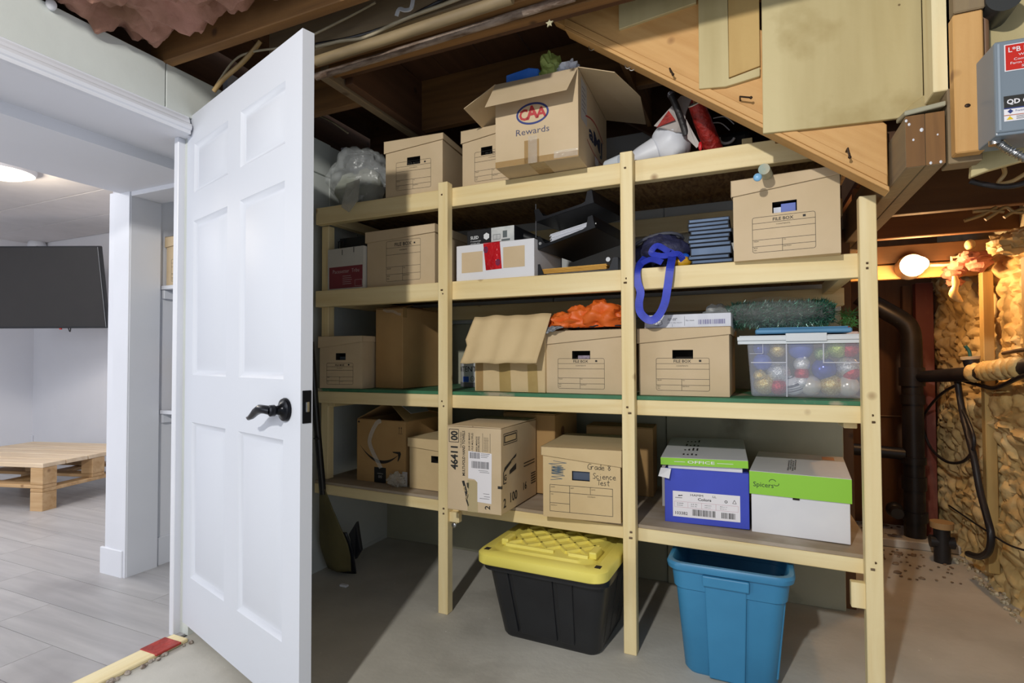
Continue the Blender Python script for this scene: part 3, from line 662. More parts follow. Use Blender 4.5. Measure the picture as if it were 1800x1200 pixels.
# white long carton with kraft panels, and what lies on it
c = thing('carton', 'long white carton with two kraft windows and a strip of red tape', 'box', (-1.114, 1.951, Z2+.001), math.radians(-2))
B('box_body', (0, 0, 0), (.352, .30, .152), PAPER, c)
k = Ink((0, 0, 0), (1, 0, 0), (0, 0, 1)); k.rect(.026, .038, .125, .122); k.build('kraft_panel', CARD, c)
k = Ink((0, 0, 0), (1, 0, 0), (0, 0, 1)); k.rect(.218, .045, .312, .128); k.build('kraft_panel', CARD, c)
mb = MB().prism([(.128, -.0015, .150), (.203, -.0015, .152), (.212, -.0015, .044), (.140, -.0015, .042)], (0, .0012, 0)).prism([(.128, -.0015, .152), (.203, -.0015, .153), (.203, .05, .153), (.128, .05, .152)], (0, 0, .0012))
mb.build('red_tape', mat('glossy_red_tape', '#C8202A', '#A8141E', rough=.15, scale=(30, 4, 8), bump=.6, bscale=45), c)
k = Ink((0, -.0016, 0), (1, 0, 0), (0, 0, 1))
for x, z in ((.140, .125), (.195, .070)): k.ring(x, z, .010, .013, .003, 24); k.rect(x-.004, z-.008, x-.001, z+.008); k.rect(x+.001, z-.008, x+.004, z+.008)
k.build('tape_emblem', mat('tape_blue', '#2A2350'), c)
c = thing('carton', 'black lamp carton with a grey room photo, lying on the white carton', 'box', (-1.085, 1.990, Z2+.1545), math.radians(-4))
B('box_body', (0, 0, 0), (.225, .27, .068), mat('black_card', '#17191F', rough=.45), c)
k = Ink((0, 0, 0), (1, 0, 0), (0, 0, 1)); k.rect(.118, .001, .224, .067); k.build('room_photo', mat('photo_grey', '#B4B9BB', '#D2D6D6', rough=.4, scale=(20, 5, 30)), c)
k = Ink((0, 0, 0), (1, 0, 0), (0, 0, 1), .0011); k.frame(.128, .018, .16, .038, .0015); k.line(.144, .018, .144, .038, .0012); k.rect(.172, .022, .192, .05); k.rect(.166, .008, .205, .016); k.build('photo_furniture', mat('photo_dark', '#5E676A'), c)
k = Ink((0, 0, 0), (1, 0, 0), (0, 0, 1)); k.text('5LED', .018, .030, .013, 'L', .02); k.text('4" recessed light', .018, .018, .006, width=.05); k.text('selectable white', .018, .009, .005, width=.045)
k.poly([(.095+.015*math.cos(PI/6+a*PI/3), .036+.015*math.sin(PI/6+a*PI/3)) for a in range(6)]); k.build('lettering', mat('white_print', '#DFE2E6'), c)
c = MB().tube([(-.885, 2.05, 1.545), (-.84, 2.08, 1.52), (-.80, 2.10, 1.505), (-.76, 2.15, 1.50)], [.008, .02, .022, .01], 10).build('umbrella', mat('black_fabric', '#191B20', '#0F1013', rough=.5, scale=(9, 9, 40)), smooth=True)
tag(c, 'folded black umbrella lying beside the black lamp carton', 'umbrella')

# letter trays
LT = mat('black_metal_tray', '#1D1F24', rough=.32, metal=.3)
c = thing('letter_tray', 'stack of three black letter trays, the upper two hanging askew', 'tray', (-.772, 1.975, Z2+.001), math.radians(-4))
def tray(W, d, h, lo):
    mb = MB(); e = .0025
    mb.box((0, 0, 0), (W, d, e)); mb.box((0, 0, 0), (e, d, h)); mb.box((W-e, 0, 0), (W, d, h)); mb.box((0, d-e, 0), (W, d, h))
    mb.prism([(0, 0, 0), (W, 0, 0), (W, 0, h), (W-.02, 0, h), (W-.035, 0, lo+.004), (W-.05, 0, lo), (.05, 0, lo), (.035, 0, lo+.004), (.02, 0, h), (0, 0, h)], (0, e, 0))
    return mb
t0 = tray(.335, .27, .055, .012).build('tray', LT, c, bevel=.0006)
t1 = tray(.25, .32, .050, .012).build('tray', LT, c, bevel=.0006); t1.location = (.012, .0, .112); t1.rotation_euler = (0, math.radians(-13), math.radians(-4))
t2 = tray(.25, .32, .050, .012).build('tray', LT, c, bevel=.0006); t2.location = (.004, .0, .222); t2.rotation_euler = (math.radians(2), math.radians(-9), math.radians(-4))
for y in (.004, .26):
    MB().tube([(.002, y, 0), (.002, y, .295)], .003, 8).build('tray_post', LT, c, smooth=True)
for x, z in ((.012, .135), (.235, .185)): MB().tube([(x+.012, -.006, z), (x+.012, -.001, z)], .006, 12).build('rivet', STEEL, c, smooth=True)
MB().tube([(.298, -.006, .048), (.298, .002, .048)], .0085, 14).build('rivet', STEEL, c, smooth=True)
def pile(name, x, y, z, W, d, n, m, label, cat, rz=0, roll=0, dz=.004):
    mb = MB(); r = random.Random(n)
    for i in range(n): e = r.uniform(-.005, .005); mb.box((e, abs(e)*.4, i*dz), (W+e, d, i*dz+dz*.8))
    q = mb.build(name, m, None, bevel=.0006); q.location = (x, y, z); q.rotation_euler = (0, roll, rz); tag(q, label, cat); return q
pile('envelope', -.752, 1.985, Z2+.0185, .27, .22, 4, mat('manila', '#D9A74A', '#C8923A', rough=.6, scale=(6, 6, 6)), 'stack of yellow manila envelopes in the bottom letter tray', 'envelope', math.radians(-4), dz=.005)
pile('papers', -.755, 1.982, Z2+.0045, .285, .22, 4, mat('worn_paper', '#BFB4A8', '#8E8478', rough=.6, scale=(20, 5, 60)), 'worn pale papers under the manila envelopes', 'papers', math.radians(-4), dz=.003)
pile('papers', -.715, 2.005, 1.475, .165, .22, 9, WPAP, 'thick white wad of paper in the middle letter tray', 'papers', math.radians(-6), math.radians(-10), dz=.0042)
pile('folder', -.735, 1.992, 1.462, .22, .25, 2, mat('navy_folder', '#2C3570', rough=.4), 'navy folder under the white paper wad in the middle letter tray', 'folder', math.radians(-6), math.radians(-13), dz=.003)
pile('papers', -.745, 2.005, 1.575, .18, .25, 3, mat('clear_sleeve', '#6A6F78', '#8C929C', rough=.15, scale=(8, 8, 8)), 'grey plastic sleeves in the top letter tray', 'papers', math.radians(-6), math.radians(-9), dz=.003)
q = MB().box((-.42, 2.30, Z2+.001), (-.375, 2.44, 1.39)); q = q.build('binder', PAPER, bevel=.002); tag(q, 'pale binder lying far back behind the letter trays', 'binder')

# swim bag with a blue strap
c = thing('drawstring_bag', 'dark mesh bag with a bright blue strap hanging over the shelf edge', 'bag', (-.30, 2.06, Z2+.001))
def sag(d): return 1+.30*noise.noise(d*1.8+Vector((4, 1, 0)))+.12*noise.noise(d*5)
MESH = mat('navy_mesh', '#22233A', '#33365A', rough=.55, scale=(22, 22, 22), bump=.5, bscale=60)
MB().ball((0, .01, .072), .088, 28, 18, (1.15, .9, .78), sag).build('bag_body', MESH, c, smooth=True)
MB().tube([(.09*math.cos(a)-.015, .02+.05*math.sin(a), .128+.016*math.sin(a*1.5)) for a in [i*2*PI/20 for i in range(21)]], .006, 8).build('rim_cord', mat('grey_cord', '#4E505C', rough=.6), c, smooth=True)
STRAP = mat('royal_blue_strap', '#2B3FC0', '#2334A8', rough=.5, scale=(30, 30, 30))
def ribbon(pts, wd, nrm, th=.0018):
    mb = MB(); P = [Vector(p) for p in pts]; n = len(P); vs = []
    for i, p in enumerate(P):
        t = (P[min(i+1, n-1)]-P[max(i-1, 0)]).normalized(); s = t.cross(Vector(nrm[i] if isinstance(nrm, list) else nrm)).normalized(); b = s.cross(t)
        vs += [p+s*wd/2+b*th, p-s*wd/2+b*th, p-s*wd/2-b*th, p+s*wd/2-b*th]
    fs = [(0, 1, 2, 3)]+[(i*4+j, i*4+(j+1) % 4, i*4+4+(j+1) % 4, i*4+4+j) for i in range(n-1) for j in range(4)]+[(n*4-4, n*4-1, n*4-2, n*4-3)]
    return mb.add(vs, fs)
def smooth_path(pts, n=6):
    P = [Vector(p) for p in pts]; o = []
    for i in range(len(P)-1):
        a, b, c_, d = P[max(i-1, 0)], P[i], P[i+1], P[min(i+2, len(P)-1)]
        for k in range(n):
            t = k/n; o.append(.5*((2*b)+(c_-a)*t+(2*a-5*b+4*c_-d)*t*t+(3*b-a-3*c_+d)*t**3))
    return o+[P[-1]]
L0 = [(-.045, -.075, .05), (-.058, -.12, .018), (-.064, -.149, -.01), (-.060, -.155, -.05), (-.050, -.156, -.085), (-.056, -.155, -.125), (-.050, -.152, -.158), (-.022, -.148, -.183), (.006, -.150, -.172), (.030, -.153, -.130), (.042, -.156, -.07), (.050, -.152, -.008), (.052, -.120, .030), (.048, -.085, .055), (.02, -.075, .07)]
ribbon(smooth_path(L0), .027, (0.12, -1, .12)).build('strap', STRAP, c)
ribbon(smooth_path([(.04, -.09, .06), (.0, -.10, .085), (-.02, -.10, .06), (.02, -.108, .045), (.07, -.10, .05), (.085, -.08, .03)]), .022, (0, -1, .4)).build('strap', STRAP, c)
ribbon(smooth_path([(-.06, -.11, .02), (-.02, -.115, .035), (.02, -.12, .02)]), .022, (0, -1, .5)).build('strap', STRAP, c)
MB().ball((.088, -.055, .045), .014, 12, 8, (1.3, 1, 1)).build('cord_lock', mat('blue_gloss', '#1E59C8', rough=.2), c, smooth=True)
q = MB().ball((-.222, 2.0, Z2+.026), .024, 14, 10, (1.5, 1, .95), lambda d: 1+.2*noise.noise(d*2)).tube([(-.245, 1.985, Z2+.026), (-.25, 1.965, Z2+.027)], .013, 12)
q = q.build('whistle', mat('yellow_gloss', '#D9A820', '#C08E18', rough=.3, scale=(30, 30, 30)), smooth=True); tag(q, 'small yellow whistle toy beside the dark mesh bag', 'toy')
q = MB().tube([(-.245, 2.22, 1.425), (-.205, 2.12, 1.385)], .003, 8).build('pencil', BLACKP, smooth=True); 
q.location = (0, 0, -.0); tag(q, 'thin dark pencil leaning behind the black case stack', 'pencil')

# stack of disc cases
CASE = mat('disc_case', '#171D28', '#202836', spec=.2, rough=.5, scale=(4, 4, 4)); SPINE = mat('case_sleeve', '#5E7290', '#7488A6', rough=.6, spec=.15, scale=(10, 4, 4))
hts = [.0145, .0145, .0145, .029, .0145, .0145, .0145, .0145, .0145, .0145, .0145]; z = Z2+.001; r = random.Random(5)
nm = ['lowest', 'second', 'third', 'thick', 'fifth', 'sixth', 'seventh', 'eighth', 'ninth', 'tenth', 'topmost']
for i, hh in enumerate(hts):
    dx = r.uniform(-.006, .006) if i != 5 else -.006
    c = thing('disc_case', {'lowest': 'lowest black disc case of the stack, lying on the deck', 'thick': 'extra thick black disc case, fourth from the bottom of the stack', 'topmost': 'topmost black disc case of the stack beside the file box'}.get(nm[i], '%s black disc case counted from the bottom of the stack' % nm[i]), 'disc case', (-.193+dx, 1.985+r.uniform(-.003, .006), z), r.uniform(-.03, .01), 'black disc cases in a stack')
    B('case_shell', (0, 0, 0), (.136, .19, hh-.0008), CASE, c, bevel=.001)
    B('case_spine', (.004, -.0006, .0028), (.132, .002, hh-.0036), SPINE, c, bevel=.0003)
    z += hh

# cardboard tube with a blue end sticking out under the top deck
c = thing('rolled_poster', 'rolled paper tube with a pale blue knob sticking out under the top deck', 'tube', (0, 0, 0))
a = at(1343, 297, y=1.80); b = Vector((a.x+.055, 2.30, 1.655))
b = a+(Vector((.085, 2.14, 1.628))-a)*1.4
TUB = mat('old_paper_tube', '#B9AE93', '#8FA39A', rough=.7, scale=(30, 8, 30))
MB().tube([a, b], .0165, 18).build('paper_roll', TUB, c, smooth=True)
MB().ball(a+Vector((-.018, -.004, -.024)), .0125, 14, 10, (1, .6, 1)).build('blue_knob', mat('pale_blue_gloss', '#7FB4DC', rough=.35), c, smooth=True)

# bag of red-lined white sheeting, tube, rod, cup on the top deck
c = thing('hockey_sack', 'bulging white nylon sack with a red lining and a stuffed sleeve on the top deck', 'sack', (-.262, 2.02, ZT)); c.name = 'nylon_sack'
NY = mat('white_nylon', '#DADCE2', '#CDD0D8', rough=.45, scale=(6, 6, 6), bump=.15, bscale=14); REDN = mat('red_mesh_cloth', '#A8281E', '#7E1A14', rough=.6, scale=(50, 50, 50), bump=.4, bscale=90)
def sack(d): return 1+.10*noise.noise(d*1.7+Vector((2, 0, 5)))+.05*noise.noise(d*5)
MB().ball((.005, 0, .078), .078, 28, 20, (.92, .85, 1.0), sack).build('sack_body', NY, c, smooth=True)
pp_ = [(-.05, -.01, .055), (-.09, -.02, .04), (-.125, -.025, .028), (-.155, -.03, .03), (-.172, -.032, .035)]
MB().tube(smooth_path(pp_, 4), [.05-.0022*i for i in range(17)], 16).build('sleeve', NY, c, smooth=True)
MB().prism([(-.045, -.066, .128), (.045, -.03, .235), (.085, -.02, .228), (.062, -.045, .16), (.06, -.055, .09), (.03, -.072, .09)], (0, .004, 0)).build('folded_collar', mat('dull_white_nylon', '#B9B2AE', '#A8A09C', rough=.5, scale=(8, 8, 8)), c, bevel=.001)
MB().prism([(-.035, -.070, .118), (.006, -.062, .175), (.03, -.068, .135)], (0, .003, 0)).build('red_lining', REDN, c)
MB().prism([(.055, -.028, .18), (.085, -.024, .222), (.088, -.02, .19)], (0, .003, 0)).build('red_lining', REDN, c)
MB().ball((.113, -.084, .022), .010, 10, 8, (.7, .6, 1.6)).build('red_tip', mat('bright_red', '#C01820', rough=.4), c, smooth=True)
MB().prism([(.065, -.064, .135), (.08, -.066, .10), (.112, -.078, .03), (.10, -.078, .02), (.07, -.07, .06)], (0, .004, 0)).build('folded_collar', MATS['dull_white_nylon'], c, bevel=.001)
q = MB().tube(smooth_path([(-.245, 1.955, 1.948), (-.24, 1.953, 1.935), (-.222, 1.957, 1.885), (-.204, 1.955, 1.825), (-.198, 1.96, 1.80)], 4), [.010]+[.0125]*3+[.0115]*13, 14).build('racket_handle', mat('black_grip', '#1E1C1E', '#2A2728', rough=.5, scale=(9, 9, 120), bump=.3, bscale=60), smooth=True)
tag(q, 'black wrapped racket handle leaning on the white nylon sack', 'racket')
q2 = MB().ball((-.246, 1.955, 1.950), .0135, 14, 10).build('butt_cap', mat('grey_cap', '#55535A', rough=.3), q, smooth=True)
k = Ink((-.2585, 1.9405, 1.942), (1, .2, 0), (0, .3, 1), .002); k.ring(.009, .010, .006, .006, .0022, 16); k.build('cap_mark', PAPER, q)
c = thing('wrapped_tube', 'red mesh wrapped tube with a dark open end leaning beside the white nylon sack', 'tube')
p0, p1 = Vector((-.163, 1.955, 1.902)), Vector((-.105, 2.06, 1.742)); ax = (p1-p0).normalized()
TR = mat('red_mesh_wrap', '#A2231B', '#7C1912', rough=.5, scale=(60, 60, 60), bump=.6, bscale=70)
MB().tube([p0.lerp(p1, i/10) for i in range(11)], [.027, .0275, .028, .030, .029, .031, .030, .032, .031, .033, .033], 20).build('mesh_wrap', TR, c, smooth=True)
MB().tube([p0-ax*.003, p0-ax*.0005], [.0265, .0275], 24).build('rim', mat('pale_rim', '#D8CBB4'), c, smooth=True)
MB().tube([p0-ax*.0045, p0-ax*.0032], [.0235, .024], 24).build('tube_mouth', mat('tube_grey', '#5E625E', rough=.6), c, smooth=True)
c = thing('cooler_bag', 'black bag with a white curved handle deep under the stringer on the top deck', 'bag', (-.04, 2.10, ZT+.001))
MB().box((-.07, .0, 0), (.05, .28, .12)).build('bag_body', mat('black_nylon2', '#121316', '#191A1D', rough=.5, scale=(8, 8, 8)), c, bevel=.02, seg=2)
MB().tube([(-.03+.026*math.cos(a), -.012, .095+.022*math.sin(a)) for a in [PI*.95+i*PI*.12 for i in range(9)]], .0055, 8).build('bag_handle', mat('white_plastic', '#E4E6E8', rough=.3), c, smooth=True)
mb = MB()
for s_ in ((-.075, -.02, .17), (-.09, -.03, .15)): mb.tube(smooth_path([s_, (s_[0]+.04, -.02, s_[2]-.002), (s_[0]+.07, -.01, s_[2]-.03)], 4), .002, 6)
mb.build('wires', PAPER, c, smooth=True)['kind'] = 'stuff'
MB().box((.02, -.03, 0), (.055, -.004, .075)).build('wood_offcut', P1z, c, bevel=.002)
q = MB().tube([(-.492, 2.03, ZT+.03), (-.43, 1.995, ZT+.032)], .027, 20).build('paper_roll', mat('pale_blue_white', '#D5DEE8', rough=.5), smooth=True); tag(q, 'small pale roll lying next to the open emblem carton on the top deck', 'paper roll')

# clear plastic sack at the wall end of the top deck
FILM = film('clear_poly', '#D9DEE0', .74, rough=.14, spec=.8, bump=1, bscale=22)
c = thing('plastic_sack', 'clear plastic sack stuffed with pale items at the wall end of the top deck', 'sack', (-1.70, 2.06, ZT))
def poly(d): return 1+.24*noise.noise(d*2.1+Vector((7, 2, 0)))+.22*(abs(noise.noise(d*3.6))-.15)+.06*noise.noise(d*9)-.10*max(0, d.z)*abs(d.x)
MB().ball((0, 0, .145), .160, 60, 40, (1.02, .72, .98), poly).build('film', FILM, c, smooth=True)
MB().ball((-.05, .02, .10), .10, 20, 14, (1, .8, .95), poly).build('pale_bundle', mat('pale_bundle', '#B9BDAE', '#A2A696', rough=.7, scale=(9, 9, 9)), c, smooth=True)
MB().ball((.07, -.02, .095), .085, 20, 14, (.9, .8, 1.1), poly).build('pale_bundle', mat('pale_bundle2', '#A5A69C', '#8C8E84', rough=.7, scale=(9, 9, 9)), c, smooth=True)
MB().prism([(.02, -.125, .10), (.10, -.13, .11), (.12, -.168, .0), (.075, -.172, -.05), (.03, -.17, -.02)], (0, .003, 0)).build('film_tail', film('clear_poly2', '#C8C8BE', .5, rough=.2, spec=.8, bump=.5, bscale=25), c, smooth=True)

# third deck
c = thing('carton', 'tall plain brown carton behind the shaded file box on the green deck', 'box', (-1.433, 2.012, Z3+.001), math.radians(37))
c.location = (-1.586, 2.028, Z3+.001); c.rotation_euler = (0, 0, math.radians(-4))
MB().box((0, 0, 0), (.158, .37, .362)).build('box_body', CARD2, c, bevel=.002)
MB().prism([(0, 0, .363), (.158, 0, .363), (.14, .10, .383), (.02, .10, .383)], (0, .002, .003)).build('flap', CARD2, c, bevel=.0008)
MB().prism([(0, .37, .363), (.158, .37, .363), (.15, .16, .372), (.01, .16, .372)], (0, 0, .003)).build('flap', CARD2, c, bevel=.0008)
MB().prism([(.158, 0, .363), (.158, .37, .363), (.10, .33, .376), (.10, .03, .376)], (0, 0, .003)).build('flap', CARD2, c, bevel=.0008)
k = Ink((0, 0, 0), (1, 0, 0), (0, 0, 1)); k.path([(.045+.0115*i, .360-.0030*i*(1 if i < 6 else .9)-.004*math.sin(i)) for i in range(10)], .012); k.build('tape_strip', CTAPE, c)
k = Ink((.158, 0, 0), (0, 1, 0), (0, 0, 1)); k.rect(0, .32, .03, .362); k.build('tape_strip', TAPE, c)
c = thing('paint_pail', 'white pail with black lettering standing behind the carton with the big torn flap', 'pail', (-1.20, 2.33, Z3))
MB().tube([(0, 0, .001), (0, 0, .02), (0, 0, .022), (0, 0, .125)], [.088, .09, .092, .093], 30).build('pail_body', mat('white_pail', '#DDE0E6', rough=.3), c, smooth=True)
MB().tube([(0, 0, .001), (0, 0, .022)], [.094, .0945], 30).build('base_band', mat('grey_band', '#7A7C84', rough=.4), c, smooth=True)
def wrap(ink_b, R): 
    for v in ink_b.b.v: x = v.x; v.x, v.y = R*math.sin(x/R), -R*math.cos(x/R)
    return ink_b
k = Ink((0, 0, 0), (1, 0, 0), (0, 0, 1)); k.text('PAINTENT', .03, .073, .026, 'R'); k.text('D', .035, .03, .022, 'L', .02); k.ring(.008, .040, .010, .013, .002, 20); k.text('4', .008, .036, .007, 'C')
wrap(k, .0945).build('lettering', INK, c)
k = Ink((0, 0, 0), (1, 0, 0), (0, 0, 1)); k.rect(-.05, .024, -.012, .05); wrap(k, .0945).build('blue_patch', mat('blue_print', '#2F62D8'), c)
c = thing('carton', 'tan carton with a big creased front flap hanging down and taped panels', 'box', (-1.046, 1.985, Z3+.001), math.radians(-4))
open_carton(c, .318, .26, .265, CARDP)
nu = 24
def fl_(u, v):
    x = -.03+.345*u+(1-v)*.03+(.018*(1-u) if v > .6 else 0); y = .0-.075*v+.004*math.sin(u*21)+.003*noise.noise(Vector((u*9, v*3, 1))); z = .265-.150*v+.006*noise.noise(Vector((u*5, v*2, 4)))
    return (x-.012*v*(u < .99), y, z+.04*(1-v))
MB().grid(fl_, 40, 8).build('flap', CARDP, c, smooth=True, thick=.004)
MB().prism([(.0, .0, .266), (.318, .0, .266), (.318, .26, .268), (0, .26, .268)], (0, 0, .003)).build('flap', CARDP, c)
k = Ink((0, 0, 0), (1, 0, 0), (0, 0, 1)); k.rect(.006, .002, .04, .155)
k.build('tape_strip', TAPE, c)
for a_ in ((.118, 0, .165, .125), (.246, 0, .284, .112)):
    k = Ink((0, 0, 0), (1, 0, 0), (0, 0, 1)); k.poly([(a_[0], 0), (a_[2]+.005, 0), (a_[2], a_[3]-.006), (a_[2]-.012, a_[3]), (a_[0]-.004, a_[3]-.004)]); k.build('tape_strip', mat('old_brown_tape', '#A48A52', '#B39960', rough=.5, scale=(12, 12, 12)), c)
# orange cloth and grey rag on the file box
def cloth(fn, nu, nv, m, name, label, cat, thick=.002):
    q = MB().grid(fn, nu, nv).build(name, m, smooth=True, thick=thick); tag(q, label, cat); return q
ORG = mat('orange_nylon', '#D9621F', '#E06E28', rough=.5, scale=(5, 5, 5))
zt = Z3+.244
mb = MB()
for i, (x, y, z, r_, sq) in enumerate(((-.655, 1.995, .026, .052, (1.25, .9, .75)), (-.595, 2.02, .040, .055, (1.1, .9, .95)), (-.515, 2.005, .045, .062, (1.15, .9, .95)), (-.465, 2.03, .035, .045, (1, 1, 1.1)), (-.71, 2.02, .018, .035, (1.2, 1, .7)))):
    def fold(d, i=i):
        p = Vector((d.x*1.6+d.z*1.1, d.y*1.3, d.z*2.2-d.x*.9))+Vector((i*5.3, i*2.1, 0))
        return 1+.75*(.28-abs(noise.noise(p*.8)))+.16*(.25-abs(noise.noise(p*1.7)))
    q_ = MB().ball((0, 0, 0), 1, 40, 26, sq, fold)
    mb.add([(x+v.x*r_, y+v.y*r_, max(zt+.006, zt+z+v.z*r_)) for v in q_.v], q_.f)
q = mb.build('orange_cloth', ORG, smooth=True); tag(q, 'crumpled bright orange nylon cloth heaped on a file box', 'cloth')
def roll_(u, v):
    a = u*2*PI*1.6; r_ = .011+.008*u
    return (-.768+.045*v+.004*math.sin(a), 1.985+r_*math.cos(a)+.015*v, zt+.030+r_*math.sin(a))
MB().grid(roll_, 40, 4).build('rolled_end', ORG, bpy.data.objects['orange_cloth'], smooth=True, thick=.0015)
def rag(u, v):
    x = -.765+.115*u+.02*v; d = (1-v); 
    y = 2.03-.085*d-.012*u; z = zt+.008 if d < .75 else zt+.008-(d-.75)*.14*(1.2-u)
    return (x+.006*noise.noise(Vector((u*7, v*7, 0))), y+.004*noise.noise(Vector((u*9, v*5, 2))), z+.006*noise.noise(Vector((u*8, v*8, 5)))+.004)
cloth(rag, 30, 20, mat('grey_speckled_rag', '#A3A7AC', '#5E656E', rough=.9, scale=(90, 90, 90), bump=.5, bscale=90), 'rag', 'grey speckled rag under the orange cloth, drooping over a lid corner', 'rag')
q = MB().grid(lambda u, v: (-.67+.235*u, 1.975+.2*v, zt+.009+.006*noise.noise(Vector((u*9, v*7, 1)))), 24, 14).build('dark_cloth', mat('dark_navy_cloth', '#20262E', rough=.8), smooth=True, thick=.004); tag(q, 'dark navy cloth showing under the heap of orange cloth', 'cloth')
# flat white printed carton on a file box
c = thing('carton', 'flat white printed carton lying on the file box below the blue strap', 'box', (-.352, 1.985, Z3+.2405), math.radians(-1.5))
B('box_body', (0, 0, 0), (.292, .24, .047), mat('white_print_card', '#D3D6E0', '#C6CAD6', rough=.5, scale=(30, 30, 6)), c)
k = Ink((0, 0, 0), (1, 0, 0), (0, 0, 1)); k.text('32"-55"', .082, .026, .008, 'L', .02); k.text('LED TV WALL MOUNT', .082, .016, .0035, width=.05); k.text('fits most', .144, .022, .006); 
k.path([(.034, .012), (.045, .026), (.06, .028), (.064, .014), (.05, .008), (.034, .012)], .0015); k.line(.045, .026, .05, .008, .0015); k.line(.098, .004, .098, .014, .001); k.line(.14, .006, .14, .04, .001); k.build('lettering', mat('grey_print', '#6A6C78'), c)
k = Ink((0, 0, 0), (1, 0, 0), (0, 0, 1)); k.bars(.186, .010, .275, .026, 3); k.build('barcode', mat('violet_print', '#6A6698'), c)

# clear tote of ornaments
c = thing('storage_tote', 'clear plastic tote of Christmas ornaments with a white lid on the green deck', 'tote', (-.012, 2.006, Z3+.001))
TOT = film('clear_tote', '#C9CEDC', .66, rough=.2, spec=.4)
W, D, H, th = .352, .30, .190, .003
def tapered(W, D, H, s, y0=0): return [(s, y0+s, 0), (W-s, y0+s, 0), (W-s, D-s, 0), (s, D-s, 0), (0, 0, H), (W, 0, H), (W, D, H), (0, D, H)]
MB().add([(p[0], p[1], p[2]) for p in tapered(W, D, H, .012)], [(0, 3, 2, 1), (0, 1, 5, 4), (1, 2, 6, 5), (2, 3, 7, 6), (3, 0, 4, 7)]).build('tote_body', TOT, c, bevel=.010, seg=3)
RIB = film('clear_rib', '#DDE0EC', .45, rough=.2)
mb = MB(); fy = lambda z: .012*(1-z/H)-.002
for x in (.118, .225): mb.prism([(x, fy(.0 if x < .2 else .115), .002 if x < .2 else .115), (x+.004, fy(0 if x < .2 else .115), .002 if x < .2 else .115), (x+.004, fy(H), H), (x, fy(H), H)], (0, .003, 0))
mb.box((.012, fy(.115)-.001, .114), (.122, fy(.115)+.003, .118)); mb.box((.225, fy(.115)-.001, .114), (.345, fy(.115)+.003, .118))
mb.box((.008, -.0015, .145), (.050, .002, .147)); mb.box((.048, -.0015, .145), (.050, .002, .178))
mb.build('ribs', RIB, c)['kind'] = 'stuff'
lb = MB().box((-.030, -.012, .190), (.375, .312, .203)).box((-.026, -.006, .178), (.371, -.003, .192)).box((-.024, -.002, .200), (.366, .305, .207)).box((.118, -.014, .186), (.236, .02, .2125)).box((.372, -.006, .178), (.3745, .306, .192)).box((-.029, -.006, .178), (-.026, .306, .192))
lb.build('lid', mat('white_lid', '#D3D9DE', rough=.35), c, bevel=.004, seg=2)
GL = lambda n, a, b: mat('glitter_'+n, a, b, rough=.28, metal=.55, scale=(240, 240, 240), ramp=(.45, .6), bump=.3, bscale=300)
OM = dict(gold=GL('gold', '#C9A94E', '#F0E2A0'), silver=GL('silver', '#B9BDC4', '#EDEFF2'), blue=mat('blue_gloss_ball', '#3C52B4', rough=.15, metal=.4), navy=mat('navy_ball', '#4660C0', rough=.5), red=GL('red', '#B3202C', '#D84850'),
          lime=GL('lime', '#9AB63C', '#D2E07C'), pearl=mat('pearl_ball', '#E2DCCF', rough=.18, metal=.35), white=GL('white', '#E4E6EA', '#FFFFFF'), stripe=mat('striped_ball', '#4C4C58', '#D8DAE0', rough=.3, scale=(1, 1, 60), ramp=(.48, .5)), green=GL('green', '#6F9048', '#A9C080'))
ORN = [(1327, 612, 13, 'blue', 'blue ornament in the top corner of the clear tote below the label'), (1367, 614, 13, 'gold', 'gold glitter ornament in the top row of the tote, second from the corner'),
 (1407, 611, 19, 'navy', 'large royal blue ornament in the middle of the top row of the tote'), (1443, 622, 11, 'green', 'small green ornament in the top row beside the large royal blue one'), (1471, 612, 16, 'lime', 'lime green glitter ornament in the top row of the tote'),
 (1506, 613, 13, 'red', 'red glitter ornament in the top row of the tote by the post'), (1339, 636, 14, 'navy', 'matt blue ornament below the corner label of the tote'), (1368, 655, 18, 'silver', 'large silver glitter ornament in the middle row of the tote'),
 (1409, 640, 12, 'white', 'white ornament above the red and white patterned one in the tote'), (1409, 656, 11, 'red', 'red ornament between two white ones in the middle of the tote'), (1409, 671, 11, 'white', 'white ornament below the small red one in the middle of the tote'),
 (1448, 648, 18, 'blue', 'large glossy blue ornament in the middle row of the tote'), (1490, 645, 16, 'silver', 'silver ornament in the middle row of the tote near the post'), (1333, 660, 10, 'gold', 'small gold ornament at the edge of the tote beside the large silver one'),
 (1338, 679, 17, 'gold', 'pale gold ornament in the bottom corner of the tote'), (1368, 684, 13, 'red', 'dark red ornament in the bottom row of the tote'), (1396, 680, 15, 'stripe', 'dark and silver striped ornament in the bottom row of the tote'),
 (1424, 680, 16, 'pearl', 'pearl white ornament in the bottom row of the tote'), (1461, 680, 17, 'gold', 'gold sequined ornament in the bottom row of the tote'), (1500, 680, 16, 'pearl', 'pearl ornament in the bottom row of the tote by the post'), (1517, 655, 12, 'red', 'small red ornament half hidden by the post in the middle row')]
for px, py, rp, kk, lab in ORN:
    yy = 2.062+(rp-11)*.0012; P = at(px, py, y=yy); R = rp/440*.93
    P.x = max(-.012+.018+R, min(P.x, -.012+.334-R)); P.z = max(P.z, Z3+.006+R); P.y = 2.026+R
    q = MB().ball((0, 0, 0), R, 24, 16).tube([(0, 0, R*.97), (0, 0, R*1.12)], R*.2, 10).build('ornament', OM[kk], smooth=True); q.location = P; tag(q, lab, 'ornament', 'ornaments in the clear tote')
    q.rotation_euler = (random.uniform(-.9, .4), random.uniform(-.6, .6), 0)
